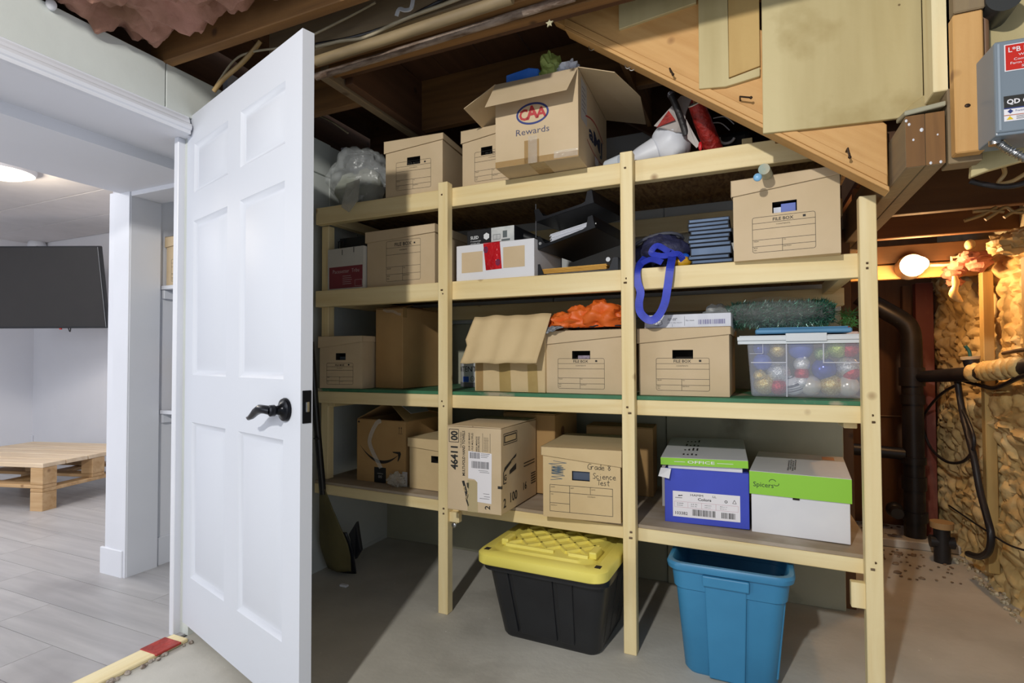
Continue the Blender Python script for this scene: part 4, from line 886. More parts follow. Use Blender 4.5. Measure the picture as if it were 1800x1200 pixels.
# tote lid, bag of tinsel, sprig
c = thing('tote_lid', 'pale blue plastic lid lying on the ornament tote under the tinsel bag', 'lid', (.015, 2.03, Z3+.2145))
B('lid_plate', (0, 0, 0), (.285, .22, .016), mat('steel_blue_plastic', '#5B93BC', '#548AB2', rough=.4, scale=(6, 6, 6)), c, bevel=.004)
B('lid_step', (.01, .008, .016), (.275, .21, .021), MATS['steel_blue_plastic'], c, bevel=.002)
c = thing('tinsel_bag', 'clear bag of dark green tinsel garland lying on the ornament tote', 'bag', (.09, 2.12, Z3+.2365))
TIN = mat('green_tinsel', '#2E6852', '#5E9A80', rough=.25, metal=.5, scale=(80, 80, 80)); TIN2 = mat('silver_green_tinsel', '#6E9A88', '#C5DAD0', rough=.2, metal=.7, scale=(80, 80, 80))
mb = MB().tube([(-.16, .01, .048), (-.1, 0, .05), (0, 0, .052), (.10, 0, .052), (.17, .0, .05)], [.02, .030, .034, .034, .024], 18); mb.build('tinsel_core', mat('tinsel_dark', '#14241E', rough=.6), c, smooth=True)
for nm_, mm, n, sd in (('tinsel_strands', TIN, 4200, 1), ('tinsel_strands', TIN2, 1500, 2)):
    r = random.Random(sd); mb = MB()
    for i in range(n):
        t = r.random(); a = r.uniform(-.3, 2*PI-.3); u_ = Vector((0, math.cos(a), math.sin(a))); P = Vector((-.165+.335*t, 0, .050))+u_*r.uniform(.026, .042)*(1 if .05 < t < .95 else .7)
        d = (u_+Vector((r.uniform(-1, 1), r.uniform(-.6, .6), r.uniform(-.6, .6)))).normalized()*r.uniform(.012, .022); s = d.cross(Vector((r.random(), r.random(), r.random()))).normalized()*.0017
        mb.add([P-s, P+s, P+d], [(0, 1, 2)])
    mb.build(nm_, mm, c, smooth='film')['kind'] = 'stuff'
def tb(d): return 1+.10*noise.noise(d*2.3)+.05*abs(noise.noise(d*7))
MB().ball((-.01, 0, .054), .066, 44, 24, (2.8, .9, .85), tb).build('film', film('tinsel_film', '#E6ECEC', .90, rough=.12, spec=.8, bump=1, bscale=45), c, smooth=True)
MB().ball((-.20, .03, .03), .06, 26, 18, (1.0, .9, 1.05), lambda d: 1+.3*noise.noise(d*3)+.12*noise.noise(d*8)).build('film_neck', film('tinsel_film2', '#C9D2D4', .66, rough=.1, spec=1, bump=.6, bscale=30), c, smooth=True)
c = thing('pine_sprig', 'small artificial pine sprig with a red berry behind the shelf post', 'decoration', (.325, 2.25, Z3+.212))
mb = MB(); r = random.Random(3)
for i in range(160):
    P = Vector((r.uniform(-.03, .02), r.uniform(-.02, .02), r.uniform(.03, .085))); d = Vector((r.uniform(-1, 1), r.uniform(-1, .4), r.uniform(-.5, 1))).normalized()*.03
    s = d.cross(Vector((0, 1, .2))).normalized()*.0012; mb.add([P-s, P+s, P+d], [(0, 1, 2)])
mb.build('needles', mat('pine_green', '#2E6A34', '#4A8A44', rough=.5, scale=(40, 40, 40)), c, smooth='film')['kind'] = 'stuff'
MB().ball((-.015, -.03, .018), .015, 12, 8).build('berry', mat('berry_red', '#C8321E', rough=.4), c, smooth=True)
MB().box((-.05, -.05, 0), (.02, .03, .012)).build('sprig_base', mat('pink_bead', '#D8B0A0', '#E8D0C4', rough=.4, scale=(90, 90, 90)), c, bevel=.004)

# ------------------------------------------------------------------ bottom deck
def arrow_smile(k, W, H):
    n = 22; up = []; lo = []
    for i in range(n+1):
        t = i/n; x = W*(.075+.78*t); y = H*(.575-.83*t+.72*t*t); th = H*(.006+.052*math.sin(PI*min(1, t*1.02))*(.55+.6*t))
        up.append((x, y+th*.5)); lo.append((x, y-th*.5))
    k.poly(up+lo, [(i, i+1, n+1+i+1, n+1+i) for i in range(n)])
    k.poly([(W*x, H*y) for x, y in ((.74, .515), (.90, .525), (.915, .49), (.895, .43), (.86, .37), (.845, .375), (.862, .44), (.855, .485), (.76, .50))], [tuple(range(9))])
c = thing('carton', 'brown shipping carton with a printed smile-shaped arrow and flaps standing up', 'box', (-1.689, 2.024, za(-1.55)+.001), math.radians(-2.5))
W, D, H = .280, .33, .283
open_carton(c, W, D, H, CARD2)
flap(c, [(0, 0, H), (0, D, H), (.125, D, H+.075), (.135, .03, H+.072)], CARD2, (.002, 0, .003))
flap(c, [(W, 0, H), (W, D, H), (W-.085, D, H+.075), (W-.10, .02, H+.072)], CARD2, (-.002, 0, .003))
flap(c, [(0, D, H), (W, D, H), (W-.01, D-.11, H+.03), (.01, D-.11, H+.03)], CARD2)
flap(c, [(.003, .003, H), (W-.003, .003, H), (W-.02, .12, H-.03), (.02, .12, H-.03)], CARD2)
k = Ink((0, 0, 0), (1, 0, 0), (0, 0, 1)); arrow_smile(k, W, H); k.build('printed_arrow', mat('dark_print', '#221C18', rough=.6), c)
k = Ink((0, 0, 0), (1, 0, 0), (0, 0, 1))
for x in (.246, .258): k.line(x, .232, x, .257, .0016); k.line(x, .258, x-.003, .252, .0016); k.line(x, .258, x+.003, .252, .0016)
k.line(.240, .229, .264, .229, .0016); k.ring(.012, .272, .006, .005, .0049, 16); k.build('handling_marks', MATS['dark_print'], c)
k = Ink((0, 0, 0), (1, 0, 0), (0, 0, 1)); k.rect(.104, .001, .172, .070); k.build('black_sticker', mat('black_sticker', '#14161A', rough=.35), c)
k = Ink((0, 0, 0), (1, 0, 0), (0, 0, 1), .0012); k.text('WARNING', .138, .040, .005, 'C'); k.ring(.133, .028, .004, .006, .0015, 12); k.ring(.144, .028, .004, .006, .0015, 12); k.build('sticker_print', GREYL, c)
ribbon(smooth_path([(.145, -.004, .283), (.120, -.006, .268), (.090, -.008, .215), (.082, -.006, .175), (.105, -.006, .13), (.132, -.005, .09), (.145, -.003, .068)]), .020, (.1, -1, 0), .0004).build('clear_tape', CTAPE, c)
k = Ink((W, D*.4, H+.004), (.8, 0, -.6), (0, 1, 0)); 
MB().prism([(W-.03, .08, H+.028), (W-.03, .22, H+.028), (W-.085, .24, H+.068), (W-.085, .07, H+.068)], (.002, 0, .0014)).build('paper_label', GREYL, c)
q = crumple((-1.445, 1.995, za(-1.44)+.028), .030, 5, .5, 2.5, (1.4, .6, 1)).build('bubble_wrap', film('bubble', '#D8D4C8', .6, rough=.1, spec=.9, bump=.5, bscale=70), smooth=True); tag(q, 'crumpled clear wrap in front of the smile-arrow carton', 'wrap')
q = MB().box((-1.423, 2.008, za(-1.42)+.001), (-1.398, 2.012, za(-1.42)+.065)).build('tag_card', GREYL); tag(q, 'small grey printed tag between the smile-arrow carton and the plain file box', 'tag')

c = thing('carton', 'large towel carton printed sideways, with a white shipping label, overhanging the bottom deck', 'box', (-1.066, 1.796, za(-.9)+.003), math.radians(-.5))
W, D, H = .227, .345, .314
B('box_body', (0, 0, 0), (W, D, H), CARD2 if 0 else CARD, c, bevel=.002)
mb = MB().box((.01, .0, H), (W*.47, D, H+.003)).box((W*.49, .0, H), (W-.005, D, H+.0025)); 
MB().prism([(.0, -.0, H+.001), (W*.48, 0, H+.002), (W*.48, D, H+.004), (0, D, H+.003)], (0, 0, .003)).build('flap', CARD, c, bevel=.0006)
MB().prism([(W*.49, 0, H+.002), (W, 0, H+.001), (W, D, H+.003), (W*.49, D, H+.004)], (0, 0, .003)).build('flap', CARD, c, bevel=.0006)
UP = PI/2
k = Ink((0, 0, 0), (1, 0, 0), (0, 0, 1))
k.text('46411', .045, .152, .030, 'L', .035, UP, width=.088); k.text('00', .045, .262, .030, 'L', .035, UP, width=.036); k.frame(.009, .256, .050, .304, .0022)
k.text('MULTI-FOLD HAND TOWELS', .077, .132, .0115, 'L', .02, UP, width=.168)
k.text('TOALLAS DE MANO', .063, .235, .007, 'L', 0, UP, width=.06)
for x, t, w_ in ((.099, 'POUR LES MAINS', .072), (.112, 'A PLIS MULTIPLES', .072), (.130, 'PARA MANOS', .060), (.139, '(DOBLADAS)', .060)): k.text(t, x, .222, .007, 'L', .01, UP, width=w_)
for x in (.152, .183): k.line(x, .225, x, .295, .001)
for x in (.160, .165, .170, .175): k.text('250 towels per pack single fold', x, .228, .003, 'L', 0, UP, width=.052)
k.poly([(.064, .112), (.074, .114), (.092, .060), (.084, .038), (.078, .066)]); k.poly([(.084, .106), (.094, .108), (.094, .085), (.086, .090)]); k.poly([(.078, .050), (.090, .018), (.094, .024), (.084, .052)])
k.text('2', .182, .016, .022, 'L', .02, UP)
k.build('lettering', INK, c)
k = Ink((0, 0, 0), (1, 0, 0), (0, 0, 1), .0012); k.text('JOE', .079, .074, .009, 'L', .03, math.radians(98)); k.text('GENUINE', .083, .042, .006, 'L', .02, math.radians(70), width=.03); k.build('logo_lettering', CARDP, c)
k = Ink((0, 0, 0), (1, 0, 0), (0, 0, 1), .0010); k.poly([(.092, .226), (.190, .222), (.188, .038), (.130, .040), (.130, .112), (.118, .122), (.091, .124)], [(0, 1, 4, 5, 6), (1, 2, 3, 4)]); k.build('shipping_label', LABEL, c)
k = Ink((0, 0, 0), (1, 0, 0), (0, 0, 1), .0015); k.bars(.106, .164, .178, .190, 4); k.bars(.098, .200, .140, .222, 8)
for i in range(3): k.rect(.145, .218-.006*i, .182-.005*i, .2195-.006*i)
for x, z, w_ in ((.135, .156, .04), (.14, .150, .04), (.155, .072, .025), (.158, .062, .024), (.14, .054, .04)): k.rect(x, z, x+w_, z+.0014)
k.build('label_print', mat('label_ink', '#55545A'), c)
k = Ink((0, 0, 0), (1, 0, 0), (0, 0, 1)); k.rect(.088, .0, .132, .118); k.build('tape_strip', film('frosty_tape', '#C9BE90', .55, rough=.15), c)
k = Ink((W, 0, 0), (0, 1, 0), (0, 0, 1))
k.frame(.022, .252, .145, .292, .0025); k.rect(.028, .258, .138, .286)
k.poly([(.020, .150), (.135, .195), (.138, .205), (.030, .168)]); k.poly([(.075, .150), (.135, .168), (.135, .145), (.072, .135)]); k.poly([(.018, .152), (.024, .155), (.024, .112), (.018, .110)]); k.rect(.0, .095, .010, .106); k.rect(.018, .108, .045, .112)
k.text('G', .026, .120, .022, 'L', .03)
k.text('2', .020, .022, .034, 'L', .02); k.text('100', .080, .030, .036, 'L', .02); k.text('16', .205, .048, .030, 'L', .02)
for i in range(5): k.rect(.285, .055+.010*i, .335, .060+.010*i)
for i in range(2): k.rect(.21, .150-.012*i, .325, .154-.012*i)
k.build('side_lettering', INK, c)
k = Ink((W, 0, 0), (0, 1, 0), (0, 0, 1), .0012); k.text('JOE', .088, .170, .014, 'L', .03, math.radians(14)); k.rect(.034, .262, .132, .282); k.build('side_logo', CARDP, c)
k = Ink((0, 0, 0), (1, 0, 0), (0, 0, 1)); k.rect(W-.013, .096, W, .106); k.build('edge_mark', INK, c)
c = thing('carton', 'brown carton standing behind the large towel carton, its side crushed', 'box', (-1.00, 2.160, za(-.9)+.003), math.radians(-3))
MB().box((0, 0, 0), (.245, .27, .335)).build('box_body', CARD2, c, bevel=.003)
MB().prism([(0, 0, .336), (.245, 0, .336), (.245, .27, .338), (0, .27, .338)], (0, 0, .003)).build('flap', CARD2, c, bevel=.0008)
k = Ink((.245, 0, 0), (0, 1, 0), (0, 0, 1)); k.ring(.09, .26, .02, .02, .018, 20); 
for i in range(4): k.rect(.05, .20-.015*i, .2, .204-.015*i)
k.build('side_print', mat('faded_print', '#7A5638'), c)
c = thing('carton', 'brown carton mostly hidden behind the handwritten file box', 'box', (-.40, 2.02, za(-.3)+.002), math.radians(3))
MB().box((-.25, .30, 0), (.035, .45, .285)).build('box_body', CARD2, c, bevel=.002); MB().box((-.25, .30, .286), (.035, .45, .289)).build('flap', CARD2, c, bevel=.0006)

# paper cartons with lids
c = thing('paper_carton', 'blue paper carton with a white label and an askew green and white lid', 'box', (-.290, 2.010, za(-.15)+.001), math.radians(2.5))
BLU = mat('royal_blue_card', '#3F4FC4', '#3A49B8', rough=.55, scale=(5, 5, 5))
W, D, H = .279, .43, .190
B('box_body', (0, 0, 0), (W, D, H), BLU, c, bevel=.0015)
k = Ink((0, 0, 0), (1, 0, 0), (0, 0, 1)); k.rect(.028, .022, .250, .112); k.build('white_label', LABEL, c)
k = Ink((0, 0, 0), (1, 0, 0), (0, 0, 1), .0012)
k.text('HAMM', .088, .098, .008, 'L', width=.042); k.text('LL', .162, .098, .008, 'L', width=.012); k.text('Colors', .135, .084, .0095, 'C', .02, width=.044)
for x, t in ((.034, '500'), (.081, '24 lb'), (.127, 'salmon'), (.178, '8.5 x 11')): k.text(t, x+.008, .068, .0035, width=.022); k.text(t, x+.008, .061, .003, width=.02)
k.text('103382', .036, .030, .011, 'L', .005, width=.042); k.bars(.094, .030, .170, .052, 6); k.bars(.190, .030, .236, .050, 9)
k.poly([(.046, .094), (.062, .097), (.06, .1), (.054, .098), (.048, .099)]); k.rect(.036, .088, .06, .0895); k.ring(.205, .088, .005, .005, .002, 9); k.path([(.226, .084), (.232, .096), (.238, .084), (.226, .084)], .0012)
k.build('label_print', INK, c)
k = Ink((0, 0, 0), (1, 0, 0), (0, 0, 1), .0012); k.frame(.034, .056, .244, .076, .0007)
for x in (.079, .125, .172): k.line(x, .056, x, .076, .0007)
k.build('label_frame', mat('pink_print', '#C08A98'), c)
LG = mat('lime_green_print', '#8FCB3C', rough=.5); LW = mat('lid_white_card', '#DFDFE2', '#D5D5DA', rough=.5, scale=(5, 5, 5))
ld = bpy.data.objects.new('lid', None)
lid = MB().box((-.012, -.006, .0), (W-.002, D+.01, .026)).build('lid', LW, c, bevel=.0015); lid.location = (0, 0, H+.014); lid.rotation_euler = (math.radians(1.5), math.radians(-1), 0)
k = Ink((0, -.0065, 0), (1, 0, 0), (0, 0, 1)); k.rect(-.012, .0, W-.002, .0255); k.build('green_band', LG, lid)
k = Ink((0, -.0065, 0), (1, 0, 0), (0, 0, 1), .0013); k.text('OFFICE', .125, .0085, .010, 'C', .01, width=.09); k.rect(.035, .012, .072, .0135); k.rect(.178, .012, .23, .0135); k.build('lettering', LABEL, lid)
k = Ink((0, 0, .0265), (1, 0, 0), (0, 1, 0)); r = random.Random(4)
for i in range(16): k.rect(.06+.012*(i % 4)*1.2, .05+.09*(i//4), .066+.012*(i % 4)*1.2, .085+.09*(i//4)+r.uniform(-.02, .02))
k.build('top_print', INK, lid)
MB().prism([(-.012, -.004, .192), (.024, -.010, .192), (.018, -.022, .158), (-.020, -.018, .164)], (0, .0015, 0)).build('torn_corner', LW, c)
MB().box((.012, .006, H), (W-.02, D-.01, H+.016)).build('inner_rim', LW, c, bevel=.001)
MB().box((-.03, .20, 0), (-.004, .42, .16)).build('paper_ream', GREYL, c, bevel=.002)

c = thing('paper_carton', 'white paper carton with a lime green banded lid next to the shelf post', 'box', (-.008, 2.018, za(.12)+.001), math.radians(-4.5))
W, D, H = .292, .43, .206
B('box_body', (.003, .003, 0), (W-.003, D-.003, H-.004), LW, c, bevel=.0015)
ld = MB().box((-.002, -.002, H-.076), (W+.002, .0015, H)).box((-.002, D-.0015, H-.076), (W+.002, D+.002, H)).box((-.002, 0, H-.076), (.001, D, H)).box((W-.001, 0, H-.076), (W+.002, D, H)).box((-.002, -.002, H-.002), (W+.002, D+.002, H+.001)).build('lid', LW, c, bevel=.0008)
k = Ink((0, -.0022, 0), (1, 0, 0), (0, 0, 1)); k.rect(-.002, H-.076, W+.002, H); k.build('green_band', LG, ld)
k = Ink((0, -.0022, 0), (1, 0, 0), (0, 0, 1), .0013); k.text('Spicers', .010, H-.050, .0165, 'L', .004, width=.062)
k.path([(.069+.010*math.cos(a), H-.030+.008*math.sin(a)) for a in [.2+i*.28 for i in range(12)]], .002); k.path([(.080+.008*math.cos(a), H-.036+.006*math.sin(a)) for a in [3.6+i*.28 for i in range(12)]], .002)
k.build('lettering', mat('dark_green_print', '#2F4A2A'), ld)
k = Ink((0, 0, 0), (1, 0, 0), (0, 0, 1)); k.rect(.128, H-.083, .148, H-.0765); k.build('notch', HOLE, c)
k = Ink((0, 0, H+.001), (1, 0, 0), (0, 1, 0))
for i in range(4): k.text('RELIANCE', .116+.007*i, .06+.02*(i % 2), .005, 'L', .02, UP, width=.20)
k.build('top_print', INK, ld)
k = Ink((0, 0, H+.001), (1, 0, 0), (0, 1, 0)); k.rect(.222, .33, .262, .40); k.build('orange_mark', mat('orange_print', '#D8A07A'), ld)

# ================================================================== TOTES ON THE FLOOR
def rr(x0, y0, x1, y1, r, z, n=5):
    o = []
    for cx, cy, a in ((x1-r, y1-r, 0), (x0+r, y1-r, 90), (x0+r, y0+r, 180), (x1-r, y0+r, 270)):
        o += [(cx+r*math.cos(math.radians(a+90*k/n)), cy+r*math.sin(math.radians(a+90*k/n)), z) for k in range(n+1)]
    return o
def loft(mb, rings, cap0=True, cap1=True):
    n = len(rings[0]); vs = [p for q in rings for p in q]
    fs = [(i*n+k, i*n+(k+1) % n, (i+1)*n+(k+1) % n, (i+1)*n+k) for i in range(len(rings)-1) for k in range(n)]
    if cap0: fs.append(tuple(range(n))[::-1])
    if cap1: fs.append(tuple(range((len(rings)-1)*n, len(rings)*n)))
    return mb.add(vs, fs)
c = thing('storage_tote', 'black plastic tote with a yellow diamond-ribbed lid on the concrete floor', 'tote', (-.665, 1.90, 0), math.radians(-2))
X0, X1 = -.190, .182
bx = lambda t, e=0: (X0-.032*t-e, -.075-.075*t-e, X1+.040*t+e, .250+.09*t+e)
mb = loft(MB(), [rr(*bx(0, -.01), .03, 0), rr(*bx(0), .04, .012), rr(*bx(.5), .045, .15), rr(*bx(1), .05, .300)]); mb.build('tote_body', BLACKP, c, smooth=True)
def slab_on_front(xa, xb, za_, zb_, pr, m, nm):
    f = lambda z: -.075-.075*(z/.30)
    s = lambda x, z: x*(1+.17*z/.3)
    return MB().prism([(s(xa, za_), f(za_)-pr*.6, za_), (s(xb, za_), f(za_)-pr*.6, za_), (s(xb, zb_), f(zb_)-pr, zb_), (s(xa, zb_), f(zb_)-pr, zb_)], (0, .02, 0)).build(nm, m, c, bevel=.004, seg=2)
for xa, xb in ((-.155, -.112), (-.100, .035), (.048, .098)): slab_on_front(xa, xb, .03, .275, .007, BLACKP, 'front_rib')
for ya, yb in ((-.03, .03), (.05, .12), (.14, .20)):
    MB().prism([(X1+.004, ya, .03), (X1+.004, yb, .03), (X1+.040, yb+.02*0, .275), (X1+.040, ya, .275)], (-.02, 0, 0)).build('side_rib', BLACKP, c, bevel=.004, seg=2)
LB = (-.238, -.195, .240, .365)
def lr(e, z, r=.05): return rr(LB[0]+e, LB[1]+e, LB[2]-e, LB[3]-e, r, z)
mb = loft(MB(), [lr(.004, .296), lr(0, .300), lr(0, .330), lr(.008, .338), lr(.040, .339), lr(.046, .332), lr(.062, .332), lr(.068, .340), lr(.10, .342, .03)])
lid = mb.build('lid', YELP, c, smooth=True)
mb = MB()
def ridge(x0, y0, x1, y1, w=.008, h=.010, z=.341):
    d = Vector((x1-x0, y1-y0, 0)).normalized(); n = Vector((-d.y, d.x, 0))*w
    a, b = Vector((x0, y0, z)), Vector((x1, y1, z)); u = Vector((0, 0, h))
    mb.add([a-n, a+n, b+n, b-n, a-n*.5+u, a+n*.5+u, b+n*.5+u, b-n*.5+u], [(0, 3, 2, 1), (4, 5, 6, 7), (0, 1, 5, 4), (1, 2, 6, 5), (2, 3, 7, 6), (3, 0, 4, 7)])
for i in range(-2, 6):
    for s in (1, -1):
        x0 = -.155+.075*i; pts = []
        y0, y1 = -.085, .26; xa, xb = x0, x0+s*.28
        def clip(x0, y0, x1, y1, lo=-.155, hi=.155):
            t0, t1 = 0, 1; dx = x1-x0
            for bnd, sg in ((lo, 1), (hi, -1)):
                if abs(dx) > 1e-9:
                    t = (bnd-x0)/dx
                    if (dx > 0) == (sg > 0): t0 = max(t0, t)
                    else: t1 = min(t1, t)
            return t0, t1
        t0, t1 = clip(xa, y0, xb, y1)
        if t1-t0 > .12: ridge(xa+(xb-xa)*t0, y0+(y1-y0)*t0, xa+(xb-xa)*t1, y0+(y1-y0)*t1)
ridge(-.155, -.10, .03, -.10, .006); ridge(.085, -.10, .155, -.10, .006); ridge(-.155, .27, .155, .27, .006)
mb.build('lid_ridges', YELP, lid, smooth=False)['kind'] = 'stuff'
for x in (-.165, .168):
    for y in (-.06, .20): MB().box((x-.014, y-.035, .338), (x+.014, y+.035, .362)).build('clip_block', YELP, lid, bevel=.005, seg=2)
for x, y in ((-.205, -.150), (.205, -.150)): MB().box((x-.010, y-.012, .3378), (x+.010, y+.012, .3392)).build('lid_slot', HOLE, lid)
mb = MB(); loft(mb, [rr(*bx(1, .012), .055, .268), rr(*bx(1, .014), .055, .296)], True, True); mb.build('rim', BLACKP, c, smooth=True)

c = thing('storage_tote', 'open teal blue plastic tote with a hooked front grip, under the bottom deck', 'tote', (-.075, 1.85, 0), math.radians(-1.5))
tb_ = lambda t, e=0: (-.138-.032*t-e, -.012*t-e, .138+.032*t+e, .30+.05*t+e)
rings = [rr(*tb_(0, -.012), .03, 0), rr(*tb_(0), .04, .014), rr(*tb_(.78), .045, .272), rr(*tb_(.78, .006), .045, .276), rr(*tb_(1, .006), .048, .335), rr(*tb_(1, .017), .05, .337), rr(*tb_(1, .020), .05, .352), rr(*tb_(1, .016), .05, .360), rr(*tb_(1, .004), .046, .361), rr(*tb_(1, .0), .045, .357), rr(*tb_(1, -.004), .045, .30), rr(*tb_(0, -.006), .038, .02)]
mb = loft(MB(), rings); mb.build('tote_body', BLUEP, c, smooth=True)
ff = lambda z: -.012*z/.35
c_ = c
def bslab(xa, xb, z0_, z1_, pr, nm, dp=.02):
    s = lambda x, z: x*(1+.22*z/.35)
    return MB().prism([(s(xa, z0_), ff(z0_)-pr, z0_), (s(xb, z0_), ff(z0_)-pr, z0_), (s(xb, z1_), ff(z1_)-pr, z1_), (s(xa, z1_), ff(z1_)-pr, z1_)], (0, dp, 0)).build(nm, BLUEP, c_, bevel=.004, seg=2)
bslab(-.058, .046, .005, .322, .0095, 'front_panel')
mb = MB(); 
g = bslab(-.062, .052, .298, .332, .020, 'front_grip', .03)
for x in (-.078, .063): pass
for xa in (.02, .12, .22): MB().prism([(.140, xa, .03), (.140, xa+.05, .03), (.163, xa+.05, .268), (.163, xa, .268)], (-.012, 0, 0)).build('side_rib', BLUEP, c, bevel=.004, seg=2)

# ================================================================== CORNER BEHIND THE DOOR
c = thing('shovel', 'black handled shovel with an olive sleeved blade leaning in the corner behind the door', 'shovel')
MB().tube([(-1.80, 1.925, .405), (-1.805, 1.89, .72), (-1.812, 1.855, 1.10)], .0155, 14).build('handle', mat('black_tube', '#15161A', '#1C1D20', rough=.3, scale=(6, 6, 6)), c, smooth=True)
MB().ball((-1.79, 1.872, .665), .012, 10, 8, (1.6, .6, .4)).build('clip', BLACKP, c, smooth=True)
OLV = mat('olive_sleeve', '#6E6640', '#565030', rough=.7, scale=(5, 5, 3))
def blade(u, v):
    wv = .016+.070*min(1, v*1.5)-.02*max(0, v-.8)*4
    a = (u-.5)*2
    return (-1.80+wv*a+.0*v, 1.92+.12*v-.03*math.cos(a*1.4)*v, .425-.40*v+.006*noise.noise(Vector((u*6, v*6, 1))))
MB().grid(blade, 18, 20).build('sleeve', OLV, c, smooth=True, thick=.004)
def blade2(u, v):
    a = (u-.5)*2
    return (-1.80+(.092-.03*abs(v-.4))*a, 1.995+.075*v-.02*math.cos(a*1.4), .22-.215*v)
MB().grid(blade2, 18, 10).build('blade', mat('black_blade', '#14161C', '#22252C', rough=.35, scale=(9, 9, 9)), c, smooth=True, thick=.006)
MB().prism([(-1.735, 2.02, .20), (-1.705, 2.04, .26), (-1.695, 2.06, .12), (-1.73, 2.06, .07)], (0, .02, 0)).build('blade_ear', BLACKP, c, bevel=.004)
q = MB().box((-1.705, 1.925, 0), (-1.665, 1.945, .010)); q = q.build('plaster_chip', PAPER, bevel=.003); tag(q, 'white plaster chip lying on the floor by the shovel', 'chip')

# ================================================================== RIGHT SIDE: CONTROL BOX, PIPES, CABLES, BULB
c = thing('backing_board', 'olive painted backing sheet behind the grey control box', 'board')
MB().prism([(.500, 1.66, 1.462), (.535, 1.66, 1.474), (.60, 1.66, 1.488), (1.1, 1.66, 1.50), (1.1, 1.66, 2.4), (.515, 1.66, 2.4), (.515, 1.66, 1.50), (.502, 1.66, 1.49)], (0, .02, 0)).build('sheet', STAIRP, c, bevel=.002)
c = thing('control_box', 'grey metal pump control box with red and white stickers', 'control box', (.4965, 1.50, 1.503), math.radians(3))
GB = mat('grey_enamel', '#7F8B96', '#78848F', rough=.35, scale=(3, 3, 3))
MB().box((0, 0, 0), (.20, .105, .206)).build('box_body', GB, c, bevel=.003, seg=2)
MB().box((.0, -.004, .006), (.20, .001, .206)).build('cover', GB, c, bevel=.002)
MB().box((.004, -.0055, .010), (.008, -.003, .20)).build('cover_edge', mat('grey_edge', '#97A3AE', rough=.3), c)
k = Ink((0, -.0042, 0), (1, 0, 0), (0, 0, 1)); k.rect(.016, .137, .115, .196); k.build('sticker_border', LABEL, c)
k = Ink((0, -.0042, 0), (1, 0, 0), (0, 0, 1), .0012); k.rect(.018, .139, .113, .194); k.build('red_sticker', mat('sticker_red', '#C8281C', rough=.4), c)
k = Ink((0, -.0042, 0), (1, 0, 0), (0, 0, 1), .0017); k.text('L*B Pump', .023, .178, .011, 'L', .01, width=.06); k.text('Water Wells', .040, .168, .0055, 'L', width=.05); k.text('Commercial', .032, .159, .0055, 'L', width=.045); k.text('Farm - Residential', .026, .151, .0055, 'L', width=.07); k.text('Service', .045, .143, .005, 'L', width=.03); k.build('sticker_print', LABEL, c)
k = Ink((0, -.0042, 0), (1, 0, 0), (0, 0, 1)); k.rect(.013, .028, .13, .072); k.build('data_label', LABEL, c)
k = Ink((0, -.0042, 0), (1, 0, 0), (0, 0, 1), .0012); k.rect(.013, .057, .13, .083); k.build('black_band', INK, c)
k = Ink((0, -.0042, 0), (1, 0, 0), (0, 0, 1), .0012); k.rect(.013, .0545, .13, .057); k.poly([(.019, .049), (.024, .054), (.029, .049), (.024, .044)]); k.text('Franklin Electric', .033, .0475, .004, width=.035); k.build('navy_print', NAVY, c)
k = Ink((0, -.0042, 0), (1, 0, 0), (0, 0, 1), .0012); k.rect(.013, .040, .13, .0415); k.build('orange_rule', mat('orange_rule', '#B4623A'), c)
k = Ink((0, -.0042, 0), (1, 0, 0), (0, 0, 1), .0012); k.poly([(.017, .031), (.029, .031), (.023, .039)]); k.build('warning_triangle', mat('warning_yellow', '#E0C020'), c)
k = Ink((0, -.0042, 0), (1, 0, 0), (0, 0, 1), .0017); k.text('QD Control', .018, .065, .0105, 'L', .03, width=.075); k.build('white_lettering', LABEL, c)
k = Ink((0, -.0042, 0), (1, 0, 0), (0, 0, 1), .0012)
for i in range(3): k.rect(.034, .037-.003*i, .075, .0379-.003*i)
k.build('small_print', INK, c)
MB().tube([(.012, .035, -.008), (.012, .035, .002)], .012, 14).build('conduit_nut', STEEL, c, smooth=True)
q = thing('flexible_conduit', 'ribbed silver conduit running down from the grey control box', 'conduit')
pts = smooth_path([(.515, 1.535, 1.497), (.525, 1.53, 1.482), (.545, 1.525, 1.462), (.575, 1.52, 1.432), (.62, 1.52, 1.40)], 20)
MB().tube(pts, [.0082+.0020*math.sin(i*1.5) for i in range(len(pts))], 14).build('conduit', STEEL, q, smooth=True)
q = thing('junction_pipe', 'dark round junction box on a brown pipe above the control box', 'junction box')
MB().tube([(.522, 1.625, 1.60), (.522, 1.625, 1.88)], .008, 10).build('pipe', mat('brown_pipe', '#7A5A40', rough=.5), q, smooth=True)
MB().tube([(.545, 1.58, 1.852), (.545, 1.66, 1.852)], .035, 24).build('round_box', mat('dark_metal', '#4A4C4C', rough=.4, metal=.5), q, smooth=True)
BLK = mat('black_cable', '#18171A', '#232125', rough=.45, scale=(8, 8, 8)); TAN = mat('tan_cable', '#B79A6A', '#9C8052', rough=.5, scale=(8, 8, 8))
def cable(name, label, pts, r, m, n=6):
    q = MB().tube(smooth_path(pts, n), r, 8).build(name, m, smooth=True); tag(q, label, 'cable'); return q
cable('cable', 'thick black cable sagging below the control box board', [at(1705, 318, y=1.72), at(1730, 324, y=1.72), at(1765, 328, y=1.72), at(1800, 322, y=1.72), at(1850, 300, y=1.72)], .007, BLK)
cable('cable', 'tan cable looping down from the board edge under the control box', [at(1762, 288, y=1.69), at(1766, 305, y=1.72), at(1755, 322, y=1.73), at(1780, 318, y=1.72), at(1810, 300, y=1.70)], .005, TAN)
